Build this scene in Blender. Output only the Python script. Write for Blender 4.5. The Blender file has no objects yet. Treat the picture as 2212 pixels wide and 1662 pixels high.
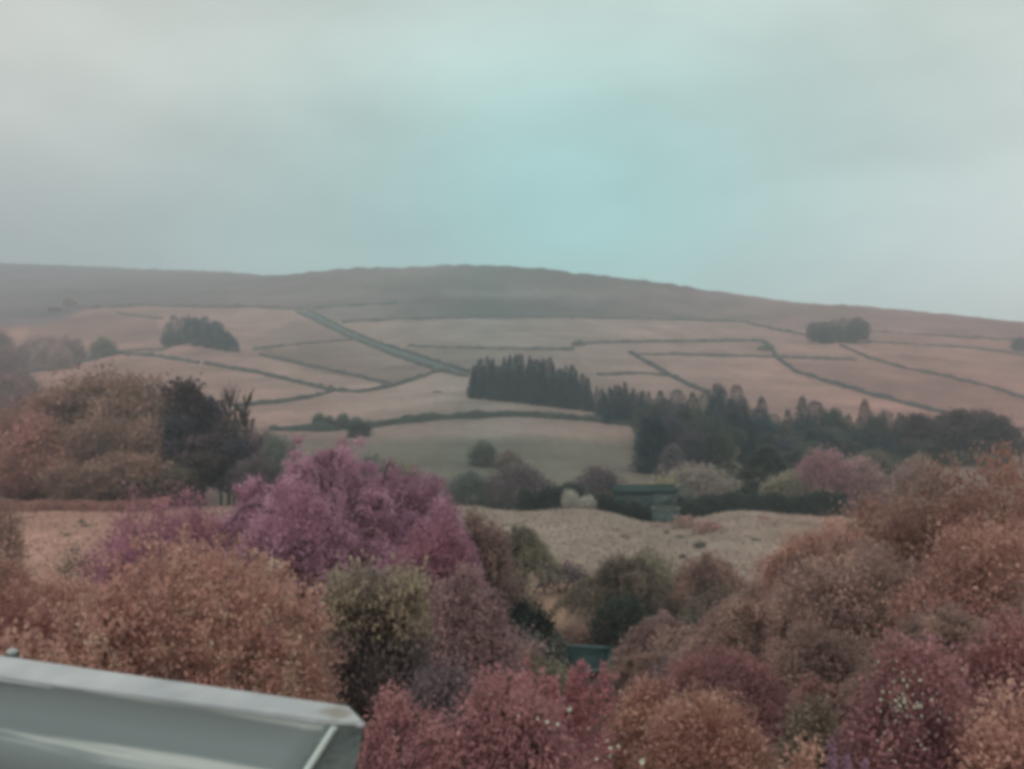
import bpy, math, random
import numpy as np

# ------------------------------------------------------------------ camera, sky, sun, exposure
F, CX, CY = 1916.0, 1106.0, 831.0          # pixel focal length and centre of a 2212 x 1662 view
sc = bpy.context.scene
col = sc.collection
cam_d = bpy.data.cameras.new("camera")
cam_d.sensor_width = 36.0
cam_d.lens = F / 2212.0 * 36.0
cam_d.clip_start, cam_d.clip_end = 0.05, 9000.0
cam_d.dof.use_dof = True
cam_d.dof.focus_distance = 9.0
cam_d.dof.aperture_fstop = 2.4
cam = bpy.data.objects.new("camera", cam_d)
cam.rotation_euler = (math.radians(90), 0, 0)
col.objects.link(cam)
sc.camera = cam

def lin(*rgb):
    out = []
    for v in rgb:
        v /= 255.0
        out.append(v / 12.92 if v <= 0.04045 else ((v + 0.055) / 1.055) ** 2.4)
    return out

SUN_EL, SUN_AZ = math.radians(46), math.radians(200)
world = bpy.data.worlds.new("World"); sc.world = world
world.use_nodes = True
wt = world.node_tree; wt.nodes.clear()
def wn(t, **k):
    n = wt.nodes.new(t)
    for a, b in k.items(): setattr(n, a, b)
    return n
def wmath(op, a, b=None, clamp=False):
    n = wn("ShaderNodeMath", operation=op, use_clamp=clamp)
    for i, v in enumerate((a, b)):
        if v is None: continue
        if isinstance(v, (int, float)): n.inputs[i].default_value = v
        else: wt.links.new(v, n.inputs[i])
    return n.outputs[0]
def wmix(fac, a, b):
    n = wn("ShaderNodeMix", data_type="RGBA")
    if isinstance(fac, (int, float)): n.inputs[0].default_value = fac
    else: wt.links.new(fac, n.inputs[0])
    for i, v in ((6, a), (7, b)):
        if isinstance(v, (list, tuple)): n.inputs[i].default_value = (*v[:3], 1)
        else: wt.links.new(v, n.inputs[i])
    return n.outputs[2]
tc = wn("ShaderNodeTexCoord"); sep = wn("ShaderNodeSeparateXYZ")
wt.links.new(tc.outputs["Generated"], sep.inputs[0])
dx, dz = sep.outputs[0], sep.outputs[2]
cn = wn("ShaderNodeTexNoise"); cn.inputs["Scale"].default_value = 2.2; cn.inputs["Detail"].default_value = 3.0
cn.inputs["Roughness"].default_value = 0.42
cmap = wn("ShaderNodeMapping"); cmap.inputs["Scale"].default_value = (1, 1, 2.6)
cmap.inputs["Rotation"].default_value = (0, math.radians(12), 0)
cmap.inputs["Location"].default_value = (3.1, 0.4, 1.7)
wt.links.new(tc.outputs["Generated"], cmap.inputs[0]); wt.links.new(cmap.outputs[0], cn.inputs["Vector"])
cloud = cn.outputs[0]
def smooth(v, a, b):
    n = wn("ShaderNodeMapRange", interpolation_type="SMOOTHSTEP"); wt.links.new(v, n.inputs[0])
    n.inputs[1].default_value, n.inputs[2].default_value = a, b
    return n.outputs[0]
# cloud deck: neutral grey at the sides, blue-green lens cast painted into the north, slightly darker low down
low_c = wmix(smooth(dx, -0.46, 0.42), lin(162, 165, 170), lin(250, 253, 252))
high_c = wmix(smooth(dx, -0.5, 0.45), lin(212, 211, 204), lin(220, 223, 216))
deck = wmix(smooth(dz, 0.08, 0.34), low_c, high_c)
ex = wmath("DIVIDE", wmath("SUBTRACT", dx, 0.07), 0.35)
ez = wmath("DIVIDE", wmath("SUBTRACT", dz, 0.15), 0.25)
gap = wmath("EXPONENT", wmath("MULTIPLY", wmath("ADD", wmath("MULTIPLY", ex, ex), wmath("MULTIPLY", ez, ez)), -1.0))  # soft oval mask for the painted lens cast
ey = wmath("GREATER_THAN", sep.outputs[1], 0.0)
deck = wmix(wmath("MULTIPLY", wmath("MULTIPLY", gap, ey), 0.88), deck, lin(146, 216, 213))  # blue-green lens cast painted over the deck
# long sloping bank of slightly darker cloud over the low bright sky in the north-east
bk_ = wmath("DIVIDE", wmath("SUBTRACT", wmath("SUBTRACT", dz, 0.205), wmath("MULTIPLY", dx, 0.07)), 0.035)
bank = wmath("MULTIPLY", wmath("EXPONENT", wmath("MULTIPLY", wmath("MULTIPLY", bk_, bk_), -1.0)), smooth(dx, 0.0, 0.25))
cn2 = wn("ShaderNodeTexNoise"); cn2.inputs["Scale"].default_value = 7.0; cn2.inputs["Detail"].default_value = 4.0
wt.links.new(cmap.outputs[0], cn2.inputs["Vector"])
hsv = wn("ShaderNodeHueSaturation"); wt.links.new(deck, hsv.inputs["Color"])
val = wmath("ADD", wmath("MULTIPLY", smooth(cloud, 0.28, 0.72), 0.26), 0.92)
val = wmath("ADD", val, wmath("MULTIPLY", wmath("SUBTRACT", cn2.outputs[0], 0.5), 0.26))
val = wmath("SUBTRACT", val, wmath("MULTIPLY", bank, 0.09))
wt.links.new(val, hsv.inputs["Value"])
sky = wn("ShaderNodeTexSky", sky_type="NISHITA", sun_disc=False, sun_elevation=SUN_EL, sun_rotation=SUN_AZ)
bg_sky = wn("ShaderNodeBackground"); wt.links.new(sky.outputs[0], bg_sky.inputs[0]); bg_sky.inputs[1].default_value = 0.10
bg_cl = wn("ShaderNodeBackground"); wt.links.new(hsv.outputs[0], bg_cl.inputs[0]); bg_cl.inputs[1].default_value = 1.0
mx = wn("ShaderNodeMixShader"); mx.inputs[0].default_value = 0.94
wt.links.new(bg_sky.outputs[0], mx.inputs[1]); wt.links.new(bg_cl.outputs[0], mx.inputs[2])
wo = wn("ShaderNodeOutputWorld"); wt.links.new(mx.outputs[0], wo.inputs[0])

sun_d = bpy.data.lights.new("sun", "SUN"); sun_d.energy = 1.4; sun_d.angle = math.radians(35); sun_d.color = (1.0, 0.94, 0.86)
sun = bpy.data.objects.new("sun", sun_d); col.objects.link(sun)
sun.rotation_euler = (math.radians(90) - SUN_EL, 0, math.radians(180) - SUN_AZ)

sc.view_settings.view_transform = "Standard"; sc.view_settings.look = "None"
sc.view_settings.gamma = 1.0; sc.view_settings.exposure = 0.0
sc.render.engine = "CYCLES"
sc.cycles.use_denoising = True
sc.cycles.pixel_filter_type = "BLACKMAN_HARRIS"; sc.cycles.filter_width = 4.2
sc.cycles.max_bounces = 8; sc.cycles.diffuse_bounces = 7; sc.cycles.glossy_bounces = 2
sc.cycles.transmission_bounces = 7; sc.cycles.volume_bounces = 1; sc.cycles.transparent_max_bounces = 4

# ------------------------------------------------------------------ helpers
R = np.random.default_rng(7)
def nz(p, seed, freq):
    g = np.random.default_rng(seed); p = np.asarray(p) * freq; s = np.zeros(p.shape[:-1])
    for k in range(7):
        d = g.normal(size=p.shape[-1]); d /= np.linalg.norm(d)
        s += np.sin(p @ (d * (1.0 + 0.33 * k)) * 3.0 + g.uniform(0, 6.28)) / (1 + 0.18 * k)
    return s / 3.6

def mesh_np(name, V, Q, tint=None, cols=None, smooth_=False, out=None):
    """V (n,3); Q (m,k) faces all of k corners."""
    used = np.unique(Q)
    if len(used) < len(V) and tint is None and cols is None:
        V = np.asarray(V)[used]; Q = np.searchsorted(used, Q)
    V = np.ascontiguousarray(V, dtype=np.float32); Q = np.ascontiguousarray(Q, dtype=np.int32)
    me = bpy.data.meshes.new(name); k = Q.shape[1]
    me.vertices.add(len(V)); me.vertices.foreach_set("co", V.ravel())
    me.loops.add(Q.size); me.loops.foreach_set("vertex_index", Q.ravel())
    me.polygons.add(len(Q)); me.polygons.foreach_set("loop_start", np.arange(0, Q.size, k, dtype=np.int32))
    if smooth_: me.polygons.foreach_set("use_smooth", np.ones(len(Q), dtype=bool))
    me.update(calc_edges=True)
    if tint is not None:
        a = me.attributes.new("tint", "FLOAT", "POINT"); a.data.foreach_set("value", np.ascontiguousarray(tint, dtype=np.float32))
    if out is not None:
        a = me.attributes.new("outward", "FLOAT_VECTOR", "POINT"); a.data.foreach_set("vector", np.ascontiguousarray(out, dtype=np.float32).ravel())
    if cols is not None:
        a = me.attributes.new("paint", "FLOAT_COLOR", "POINT")
        c4 = np.ones((len(V), 4), np.float32); c4[:, :3] = cols; a.data.foreach_set("color", c4.ravel())
    return me

def obj(name, me, m=None, parent=None, loc=(0, 0, 0), rotz=0, scale=(1, 1, 1), **props):
    o = bpy.data.objects.new(name, me); col.objects.link(o)
    o.location = loc; o.rotation_euler = (0, 0, rotz); o.scale = scale
    if parent is not None: o.parent = parent
    if me is not None and m is not None:
        if not me.materials: me.materials.append(m)
        elif me.materials[0] != m:
            o.material_slots[0].link = "OBJECT"; o.material_slots[0].material = m
    for a, b in props.items(): o[a] = b
    return o
def thing(name, label, cat, loc, rotz=0, group=None, me=None, m=None):
    o = obj(name, me, m, loc=loc, rotz=rotz); o["label"] = label; o["category"] = cat
    if group: o["group"] = group
    return o

def mat(name, base=(0.5, 0.5, 0.5), rough=0.8, spec=0.2):
    m = bpy.data.materials.new(name); m.use_nodes = True
    b = m.node_tree.nodes["Principled BSDF"]
    b.inputs["Base Color"].default_value = (*base, 1); b.inputs["Roughness"].default_value = rough
    b.inputs["Specular IOR Level"].default_value = spec
    return m, m.node_tree, b
def leaf_mat(name, dark, light, k=1.0, mid=None, gain=1.9, desat=.24):
    """leaf colours vary leaf by leaf between two tones"""
    m, t, b = mat(name, rough=0.75, spec=0.12)
    at = t.nodes.new("ShaderNodeAttribute"); at.attribute_name = "tint"
    cr = t.nodes.new("ShaderNodeValToRGB"); t.links.new(at.outputs["Fac"], cr.inputs[0])
    def tone(c):
        v = lin(*c); mean = sum(v) / 3; return [min(.80, (q * (1 - desat) + mean * desat) * k * gain / 0.72) for q in v]
    d, l = tone(dark), tone(light); av = [(a_ + b_) / 2 for a_, b_ in zip(d, l)]
    d = [a_ * .74 + b_ * .26 for a_, b_ in zip(d, av)]; l = [a_ * .74 + b_ * .26 for a_, b_ in zip(l, av)]
    cr.color_ramp.elements[0].position = 0.12; cr.color_ramp.elements[1].position = 0.9
    cr.color_ramp.elements[0].color = (*d, 1); cr.color_ramp.elements[1].color = (*l, 1)
    if mid:
        e = cr.color_ramp.elements.new(0.5); e.color = (*tone(mid), 1)
    oi = t.nodes.new("ShaderNodeObjectInfo"); h = t.nodes.new("ShaderNodeHueSaturation")
    mr = t.nodes.new("ShaderNodeMapRange"); mr.inputs[3].default_value = 0.82; mr.inputs[4].default_value = 1.18
    t.links.new(oi.outputs["Random"], mr.inputs[0]); t.links.new(mr.outputs[0], h.inputs["Value"])
    t.links.new(cr.outputs[0], h.inputs["Color"]); t.links.new(h.outputs[0], b.inputs["Base Color"])
    to = t.nodes.new("ShaderNodeTexCoord"); hn = t.nodes.new("ShaderNodeTexNoise"); hn.inputs["Scale"].default_value = 1.1; hn.inputs["Detail"].default_value = 3
    t.links.new(to.outputs["Object"], hn.inputs["Vector"]); hr = t.nodes.new("ShaderNodeMapRange"); t.links.new(hn.outputs[0], hr.inputs[0])
    hr.inputs[1].default_value = .3; hr.inputs[2].default_value = .7; hr.inputs[3].default_value = .484; hr.inputs[4].default_value = .508
    t.links.new(hr.outputs[0], h.inputs["Hue"])
    # a leaf cluster curls round its twig: shade it between the flat leaf and the cluster's own roundness
    ao = t.nodes.new("ShaderNodeAttribute"); ao.attribute_name = "outward"
    tr = t.nodes.new("ShaderNodeVectorTransform"); tr.vector_type = "NORMAL"; tr.convert_from = "OBJECT"; tr.convert_to = "WORLD"
    t.links.new(ao.outputs["Vector"], tr.inputs[0])
    ge = t.nodes.new("ShaderNodeNewGeometry")
    sc1 = t.nodes.new("ShaderNodeVectorMath"); sc1.operation = "SCALE"; sc1.inputs["Scale"].default_value = .8; t.links.new(tr.outputs[0], sc1.inputs[0])
    add = t.nodes.new("ShaderNodeVectorMath"); add.operation = "ADD"; t.links.new(ge.outputs["Normal"], add.inputs[0]); t.links.new(sc1.outputs[0], add.inputs[1])
    nn = t.nodes.new("ShaderNodeVectorMath"); nn.operation = "NORMALIZE"; t.links.new(add.outputs[0], nn.inputs[0]); t.links.new(nn.outputs[0], b.inputs["Normal"])
    tl = t.nodes.new("ShaderNodeBsdfTranslucent"); t.links.new(h.outputs[0], tl.inputs["Color"])
    ms = t.nodes.new("ShaderNodeMixShader"); ms.inputs[0].default_value = .48
    t.links.new(b.outputs[0], ms.inputs[1]); t.links.new(tl.outputs[0], ms.inputs[2])
    t.links.new(ms.outputs[0], t.nodes["Material Output"].inputs["Surface"])
    return m

# ------------------------------------------------------------------ the lie of the land
def pchip(x, y, xi):
    x = np.asarray(x, float); y = np.asarray(y, float); h = np.diff(x); d = np.diff(y) / h
    m = np.zeros_like(y); m[0], m[-1] = d[0], d[-1]
    for i in range(1, len(y) - 1):
        if d[i - 1] * d[i] > 0:
            w1, w2 = 2 * h[i] + h[i - 1], h[i] + 2 * h[i - 1]
            m[i] = (w1 + w2) / (w1 / d[i - 1] + w2 / d[i])
    i = np.clip(np.searchsorted(x, xi) - 1, 0, len(x) - 2); t = (xi - x[i]) / h[i]
    t = np.clip(t, 0, 1)
    return ((2*t**3-3*t**2+1)*y[i] + (t**3-2*t**2+t)*h[i]*m[i] + (-2*t**3+3*t**2)*y[i+1] + (t**3-t**2)*h[i]*m[i+1])

def py2z(Y, py): return Y * (CY - py) / F
NEAR = [(1.0, -6.4), (6, -6.6), (12, -7.3), (20, -8.9), (30, -11.2), (42, -13.7), (60, -15.0)]
def column(rim, lad, ridge):
    pts = list(NEAR) + [(85, py2z(85, rim + 112)), (104, py2z(104, rim + 42)), (122, py2z(122, rim)), (134, py2z(122, rim) - 3.2), (160, -20.5)]
    pts += [(Y, py2z(Y, py)) for Y, py in lad]
    zr = py2z(*ridge); pts += [ridge[:1] + (zr,), (ridge[0] * 1.12, zr - 9), (ridge[0] * 1.35, zr - 30), (2900, zr - 60)]
    return pts
COLS = {
    -250: column(1096, [(200, 1010), (250, 965), (285, 930), (330, 900), (400, 860), (500, 810), (650, 745), (800, 680)], (1500, 566)),
    0:    column(1096, [(200, 1010), (250, 965), (285, 930), (330, 895), (400, 855), (500, 805), (650, 738), (800, 672)], (1500, 569)),
    250:  column(1096, [(200, 1010), (250, 965), (285, 930), (330, 890), (400, 845), (500, 787), (650, 722), (800, 664)], (1450, 579)),
    480:  column(1092, [(200, 1010), (250, 965), (285, 932), (330, 893), (400, 845), (500, 780), (650, 715), (800, 662)], (1350, 587)),
    800:  column(1090, [(200, 1010), (250, 965), (285, 925), (330, 885), (400, 840), (500, 780), (650, 715), (800, 658)], (1080, 577)),
    1000: column(1089, [(200, 1010), (250, 960), (285, 905), (330, 872), (400, 825), (500, 772), (650, 712), (800, 655)], (1000, 570)),
    1130: column(1103, [(200, 1015), (250, 960), (285, 901), (330, 870), (400, 822), (500, 770), (650, 712), (800, 657)], (980, 575)),
    1250: column(1095, [(200, 1020), (250, 965), (285, 908), (330, 883), (400, 828), (500, 773), (650, 715), (800, 660)], (960, 588)),
    1440: column(1126, [(200, 1025), (250, 975), (285, 925), (330, 893), (400, 840), (500, 778), (650, 720), (800, 668)], (930, 610)),
    1600: column(1102, [(200, 1030), (250, 985), (285, 945), (330, 910), (400, 852), (500, 782), (650, 722), (780, 680)], (890, 635)),
    1820: column(1114, [(200, 1030), (250, 990), (285, 955), (330, 925), (400, 865), (500, 790), (650, 725)], (830, 658)),
    2030: column(1112, [(200, 1030), (250, 995), (285, 962), (330, 935), (400, 883), (500, 803), (640, 735)], (790, 676)),
    2212: column(1112, [(200, 1030), (250, 1000), (285, 970), (330, 940), (400, 895), (500, 820), (620, 752)], (750, 695)),
    2480: column(1112, [(200, 1035), (250, 1005), (285, 975), (330, 945), (400, 905), (500, 840), (600, 780)], (720, 722)),
}
LG = np.linspace(math.log(1.0), math.log(2900), 700)
XK = sorted(COLS)
ZC = np.array([pchip([math.log(a[0]) for a in COLS[k]], [a[1] for a in COLS[k]], LG) for k in XK])
ZQ = np.array([pchip([math.log(a[0]) for a in COLS[k]], [a[1] / a[0] for a in COLS[k]], LG) for k in XK]) * np.exp(LG)
ZC = np.where(np.exp(LG) > 200, ZQ, ZC)
XG = np.linspace(XK[0], XK[-1], 400)
ZG = np.array([pchip(XK, ZC[:, j], XG) for j in range(ZC.shape[1])]).T
ker = np.array([1, 4, 6, 4, 1]) / 16.0
for _ in range(4):
    P = np.pad(ZG, ((0, 0), (2, 2)), mode="edge"); ZG = sum(ker[i] * P[:, i:i + ZG.shape[1]] for i in range(5))
def H(x, y):
    x = np.asarray(x, float); y = np.asarray(y, float)
    th = np.arctan2(x, y); r = np.hypot(x, y)
    tc_ = np.clip(th, math.atan((XK[0] - CX) / F), math.atan((XK[-1] - CX) / F))
    Y = np.clip(r * np.cos(tc_), 1.0, 2899); px = CX + F * np.tan(tc_)
    u = np.clip((px - XG[0]) / (XG[1] - XG[0]), 0, len(XG) - 1.001); v = np.clip((np.log(Y) - LG[0]) / (LG[1] - LG[0]), 0, len(LG) - 1.001)
    i, j = u.astype(int), v.astype(int); fu, fv = u - i, v - j
    z = (ZG[i, j]*(1-fu)*(1-fv) + ZG[i+1, j]*fu*(1-fv) + ZG[i, j+1]*(1-fu)*fv + ZG[i+1, j+1]*fu*fv)
    p = np.stack([x, y], -1)
    return z + nz(p, 3, 0.05) * 0.0016 * Y * np.clip(Y / 200, 0, 1) + nz(p, 5, 0.16) * np.clip(Y / 700, 0.06, 0.28)
YS = np.exp(np.linspace(math.log(6), math.log(1700), 2600))
def ground_at(px, py, ymin=6.0):
    """first point of the ground seen along a line of sight"""
    Ys = YS[YS > ymin]; x = (px - CX) / F * Ys
    q = CY - F * H(x, Ys) / Ys
    k = np.argmax(q <= py) if (q <= py).any() else int(np.argmin(q))
    return float(x[k]), float(Ys[k]), float(H(x[k], Ys[k]))

# ------------------------------------------------------------------ terrain
th = np.radians(np.concatenate([np.linspace(-180, -36, 56)[:-1], np.linspace(-36, 36, 520), np.linspace(36, 180, 56)[1:]]))
rr = np.exp(np.linspace(math.log(1.2), math.log(2600), 430))
T, RR = np.meshgrid(th, rr, indexing="ij")
X, Yg = RR * np.sin(T), RR * np.cos(T)
Zt = H(X, Yg)
def sm(v, a, b): t = np.clip((v - a) / (b - a), 0, 1); return t * t * (3 - 2 * t)
def in_poly(px, py, poly):
    ins = np.zeros(px.shape, bool); n = len(poly)
    for i in range(n):
        (x1, y1), (x2, y2) = poly[i], poly[(i + 1) % n]
        c = ((y1 > py) != (y2 > py)) & (px < (x2 - x1) * (py - y1) / (y2 - y1 + 1e-9) + x1); ins ^= c
    return ins
def paint(x, y, z):
    th_ = np.clip(np.arctan2(x, y), -0.62, 0.62); Y = np.hypot(x, y) * np.cos(th_)
    px = CX + F * np.tan(th_); py = CY - F * z / np.maximum(Y, 0.5)
    p = np.stack([x, y], -1)
    px_n = px + 12 * nz(p, 21, 0.012); py_n = py + 2.5 * nz(p, 22, 0.02)
    side = np.clip(np.abs(px - 1050) / 1050, 0, 1)[..., None] ** .8  # lens cast worked into the ground colours, redder towards both sides
    lft = sm(px, 900, 100)[..., None]
    grass = np.array([.262, .232, .208]) * (1 - side) + np.array([.385, .196, .172]) * side
    moor = np.array([.088, .106, .098]) * (1 - side) + (np.array([.150, .108, .124]) * lft + np.array([.250, .138, .132]) * (1 - lft)) * side
    rough = np.array([.120, .125, .10]) * (1 - side) + np.array([.19, .13, .11]) * side
    soil = np.array([.075, .055, .045]) * (1 - side) + np.array([.12, .06, .05]) * side
    c = grass * .79 * (1 + 0.13 * nz(p * [.6, 1.4], 33, .02)[..., None] + .10 * nz(p * [.5, 1.3], 34, .06)[..., None] - .22 * np.clip(nz(p * [.35, 1], 35, .015) - .35, 0, 1)[..., None] + 0.12 * nz(p, 31, 0.006)[..., None] + 0.07 * nz(p * [1, .35], 32, 0.03)[..., None])
    # named fields: paler hay meadows, duller rushy ones
    for poly, k in (([(560,757),(950,800),(850,835),(700,808),(570,772)], .70), ([(880,750),(1240,757),(1290,812),(1015,808)], .80),
                    ([(640,690),(740,725),(950,803),(560,755),(520,742)], .80), ([(240,765),(560,772),(850,834),(720,846),(560,808)], 1.12),
                    ([(60,690),(340,672),(350,735),(60,745)], .74), ([(1410,778),(1660,775),(1720,808),(2010,892),(1530,850)], 1.08),
                    ([(720,845),(950,805),(1015,812),(1015,865),(600,925),(560,900)], 1.12), ([(1240,742),(1650,738),(1660,770),(1360,765)], .93),
                    ([(1690,780),(1880,780),(2212,862),(2212,905),(2010,892),(1720,808)], .86), ([(1870,720),(2212,733),(2212,765),(1860,742)], .9)):
        c = np.where((in_poly(px_n, py_n, poly) & (Y > 270))[..., None], c * k, c)
    mx_ = [-400, 100, 200, 430, 660, 700, 860, 900, 1150, 1400, 1600, 1750, 2000, 2212, 2600]
    my_ = [735, 705, 666, 662, 668, 690, 690, 690, 687, 690, 696, 716, 722, 732, 750]
    m = (sm(py_n, np.interp(px, mx_, my_) + 4 + 5 * nz(p, 43, .01), np.interp(px, mx_, my_) - 8 + 5 * nz(p, 43, .01)) * sm(Y, 380, 460))[..., None]
    hv = nz(p * [.5, 1.0], 41, 0.009)[..., None]
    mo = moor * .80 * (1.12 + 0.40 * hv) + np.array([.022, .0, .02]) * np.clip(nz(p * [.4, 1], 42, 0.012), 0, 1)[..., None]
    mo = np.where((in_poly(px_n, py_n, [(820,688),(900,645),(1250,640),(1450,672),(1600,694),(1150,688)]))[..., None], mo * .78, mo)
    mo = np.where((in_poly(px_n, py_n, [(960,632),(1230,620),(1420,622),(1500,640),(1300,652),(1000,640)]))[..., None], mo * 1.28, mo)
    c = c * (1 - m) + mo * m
    v = sm(Y, 268, 240)[..., None]; c = c * (1 - v) + (rough * (1 + .22 * nz(p, 51, .05)[..., None])) * v
    v = sm(py_n, 928, 972)[..., None] * (Y > 200)[..., None] * sm(Y, 300, 285)[..., None]; c = c * (1 - v) + rough * v
    # the near meadow on its low rise
    md = np.array([.268, .215, .182]) * (1 - lft) + np.array([.40, .235, .19]) * lft
    rg = sm(px, 1500, 2150)[..., None]; md = md * (1 - rg) + np.array([.36, .22, .17]) * rg
    md = md * (1 + .10 * nz(p, 61, .25)[..., None] + .07 * nz(p, 62, .9)[..., None])
    v = (sm(Y, 150, 131))[..., None]; c = c * (1 - v) + (rough * .62) * v
    v = (sm(Y, 127, 123))[..., None]; c = c * (1 - v) + md * v
    v = (sm(Y, 74, 60))[..., None]; c = c * (1 - v) + soil * (1 + .3 * nz(p, 71, .5)[..., None]) * v
    bare = np.exp(-(((px - 1180) / 62) ** 2 + ((py - 1300) / 85) ** 2))[..., None] * (Y < 85)[..., None] * (Y > 30)[..., None]
    c = c * (1 - bare) + np.array([.34, .225, .165]) * bare
    return np.clip(c, .015, .6)
V = np.stack([X, Yg, Zt], -1).reshape(-1, 3); C = paint(X, Yg, Zt).reshape(-1, 3)
nT, nR = X.shape
i = np.arange(nT - 1)[:, None]; j = np.arange(nR - 1)[None, :]
Q = np.stack([i * nR + j, i * nR + j + 1, (i + 1) * nR + j + 1, (i + 1) * nR + j], -1).reshape(-1, 4)[:, ::-1]
hill_me = mesh_np("hillside", V, Q, cols=C, smooth_=True)
gm, t, b = mat("hill grass", rough=0.95, spec=0.05)
at = t.nodes.new("ShaderNodeAttribute"); at.attribute_name = "paint"
tcn = t.nodes.new("ShaderNodeTexCoord")
prev = None
for s, amt, det in ((0.035, 0.30, 6), (0.35, 0.16, 4), (3.0, 0.22, 3)):
    n = t.nodes.new("ShaderNodeTexNoise"); n.inputs["Scale"].default_value = s; n.inputs["Detail"].default_value = det
    n.inputs["Roughness"].default_value = 0.6
    t.links.new(tcn.outputs["Object"], n.inputs["Vector"])
    mr = t.nodes.new("ShaderNodeMapRange"); t.links.new(n.outputs[0], mr.inputs[0])
    mr.inputs[1].default_value = .25; mr.inputs[2].default_value = .75; mr.inputs[3].default_value = 1 - amt; mr.inputs[4].default_value = 1 + amt
    if prev is None: prev = mr.outputs[0]
    else:
        mm = t.nodes.new("ShaderNodeMath"); mm.operation = "MULTIPLY"; t.links.new(prev, mm.inputs[0]); t.links.new(mr.outputs[0], mm.inputs[1]); prev = mm.outputs[0]
vm = t.nodes.new("ShaderNodeVectorMath"); vm.operation = "SCALE"; t.links.new(at.outputs["Color"], vm.inputs[0]); t.links.new(prev, vm.inputs["Scale"])
t.links.new(vm.outputs[0], b.inputs["Base Color"])
bp = t.nodes.new("ShaderNodeBump"); bp.inputs["Strength"].default_value = .25; bp.inputs["Distance"].default_value = .25
t.links.new(prev, bp.inputs["Height"]); t.links.new(bp.outputs[0], b.inputs["Normal"])
terrain = obj("ground", hill_me, gm, kind="structure")

# ------------------------------------------------------------------ haze: the air itself
def box_mesh(name, x0, x1, y0, y1, z0, z1):
    V = [(x, y, z) for x in (x0, x1) for y in (y0, y1) for z in (z0, z1)]
    Q = [(0, 1, 3, 2), (4, 6, 7, 5), (0, 4, 5, 1), (2, 3, 7, 6), (0, 2, 6, 4), (1, 5, 7, 3)]
    return mesh_np(name, V, Q)
hm = bpy.data.materials.new("haze air"); hm.use_nodes = True; ht = hm.node_tree; ht.nodes.clear()
pv = ht.nodes.new("ShaderNodeVolumePrincipled"); ho = ht.nodes.new("ShaderNodeOutputMaterial")
pv.inputs["Color"].default_value = (.80, .95, 1.0, 1); pv.inputs["Density"].default_value = 0.00060; pv.inputs["Anisotropy"].default_value = 0.1
ht.links.new(pv.outputs[0], ho.inputs["Volume"])
obj("haze", box_mesh("haze", -2750, 2750, -2750, 2750, float(Zt.min()) - 1.5, float(Zt.max()) + 14), hm, kind="stuff")

# ------------------------------------------------------------------ foliage builders
def leaf_quads(P, D, S, L, Wd):
    """rhombic leaves: P base, D direction, S side (unit), L length, Wd width"""
    L = L[:, None]; Wd = Wd[:, None]
    V = np.stack([P, P + D * L * .5 + S * Wd * .5, P + D * L, P + D * L * .5 - S * Wd * .5], 1).reshape(-1, 3)
    return V, np.arange(len(P) * 4).reshape(-1, 4)
def unit(v): return v / (np.linalg.norm(v, axis=-1, keepdims=True) + 1e-9)

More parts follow.
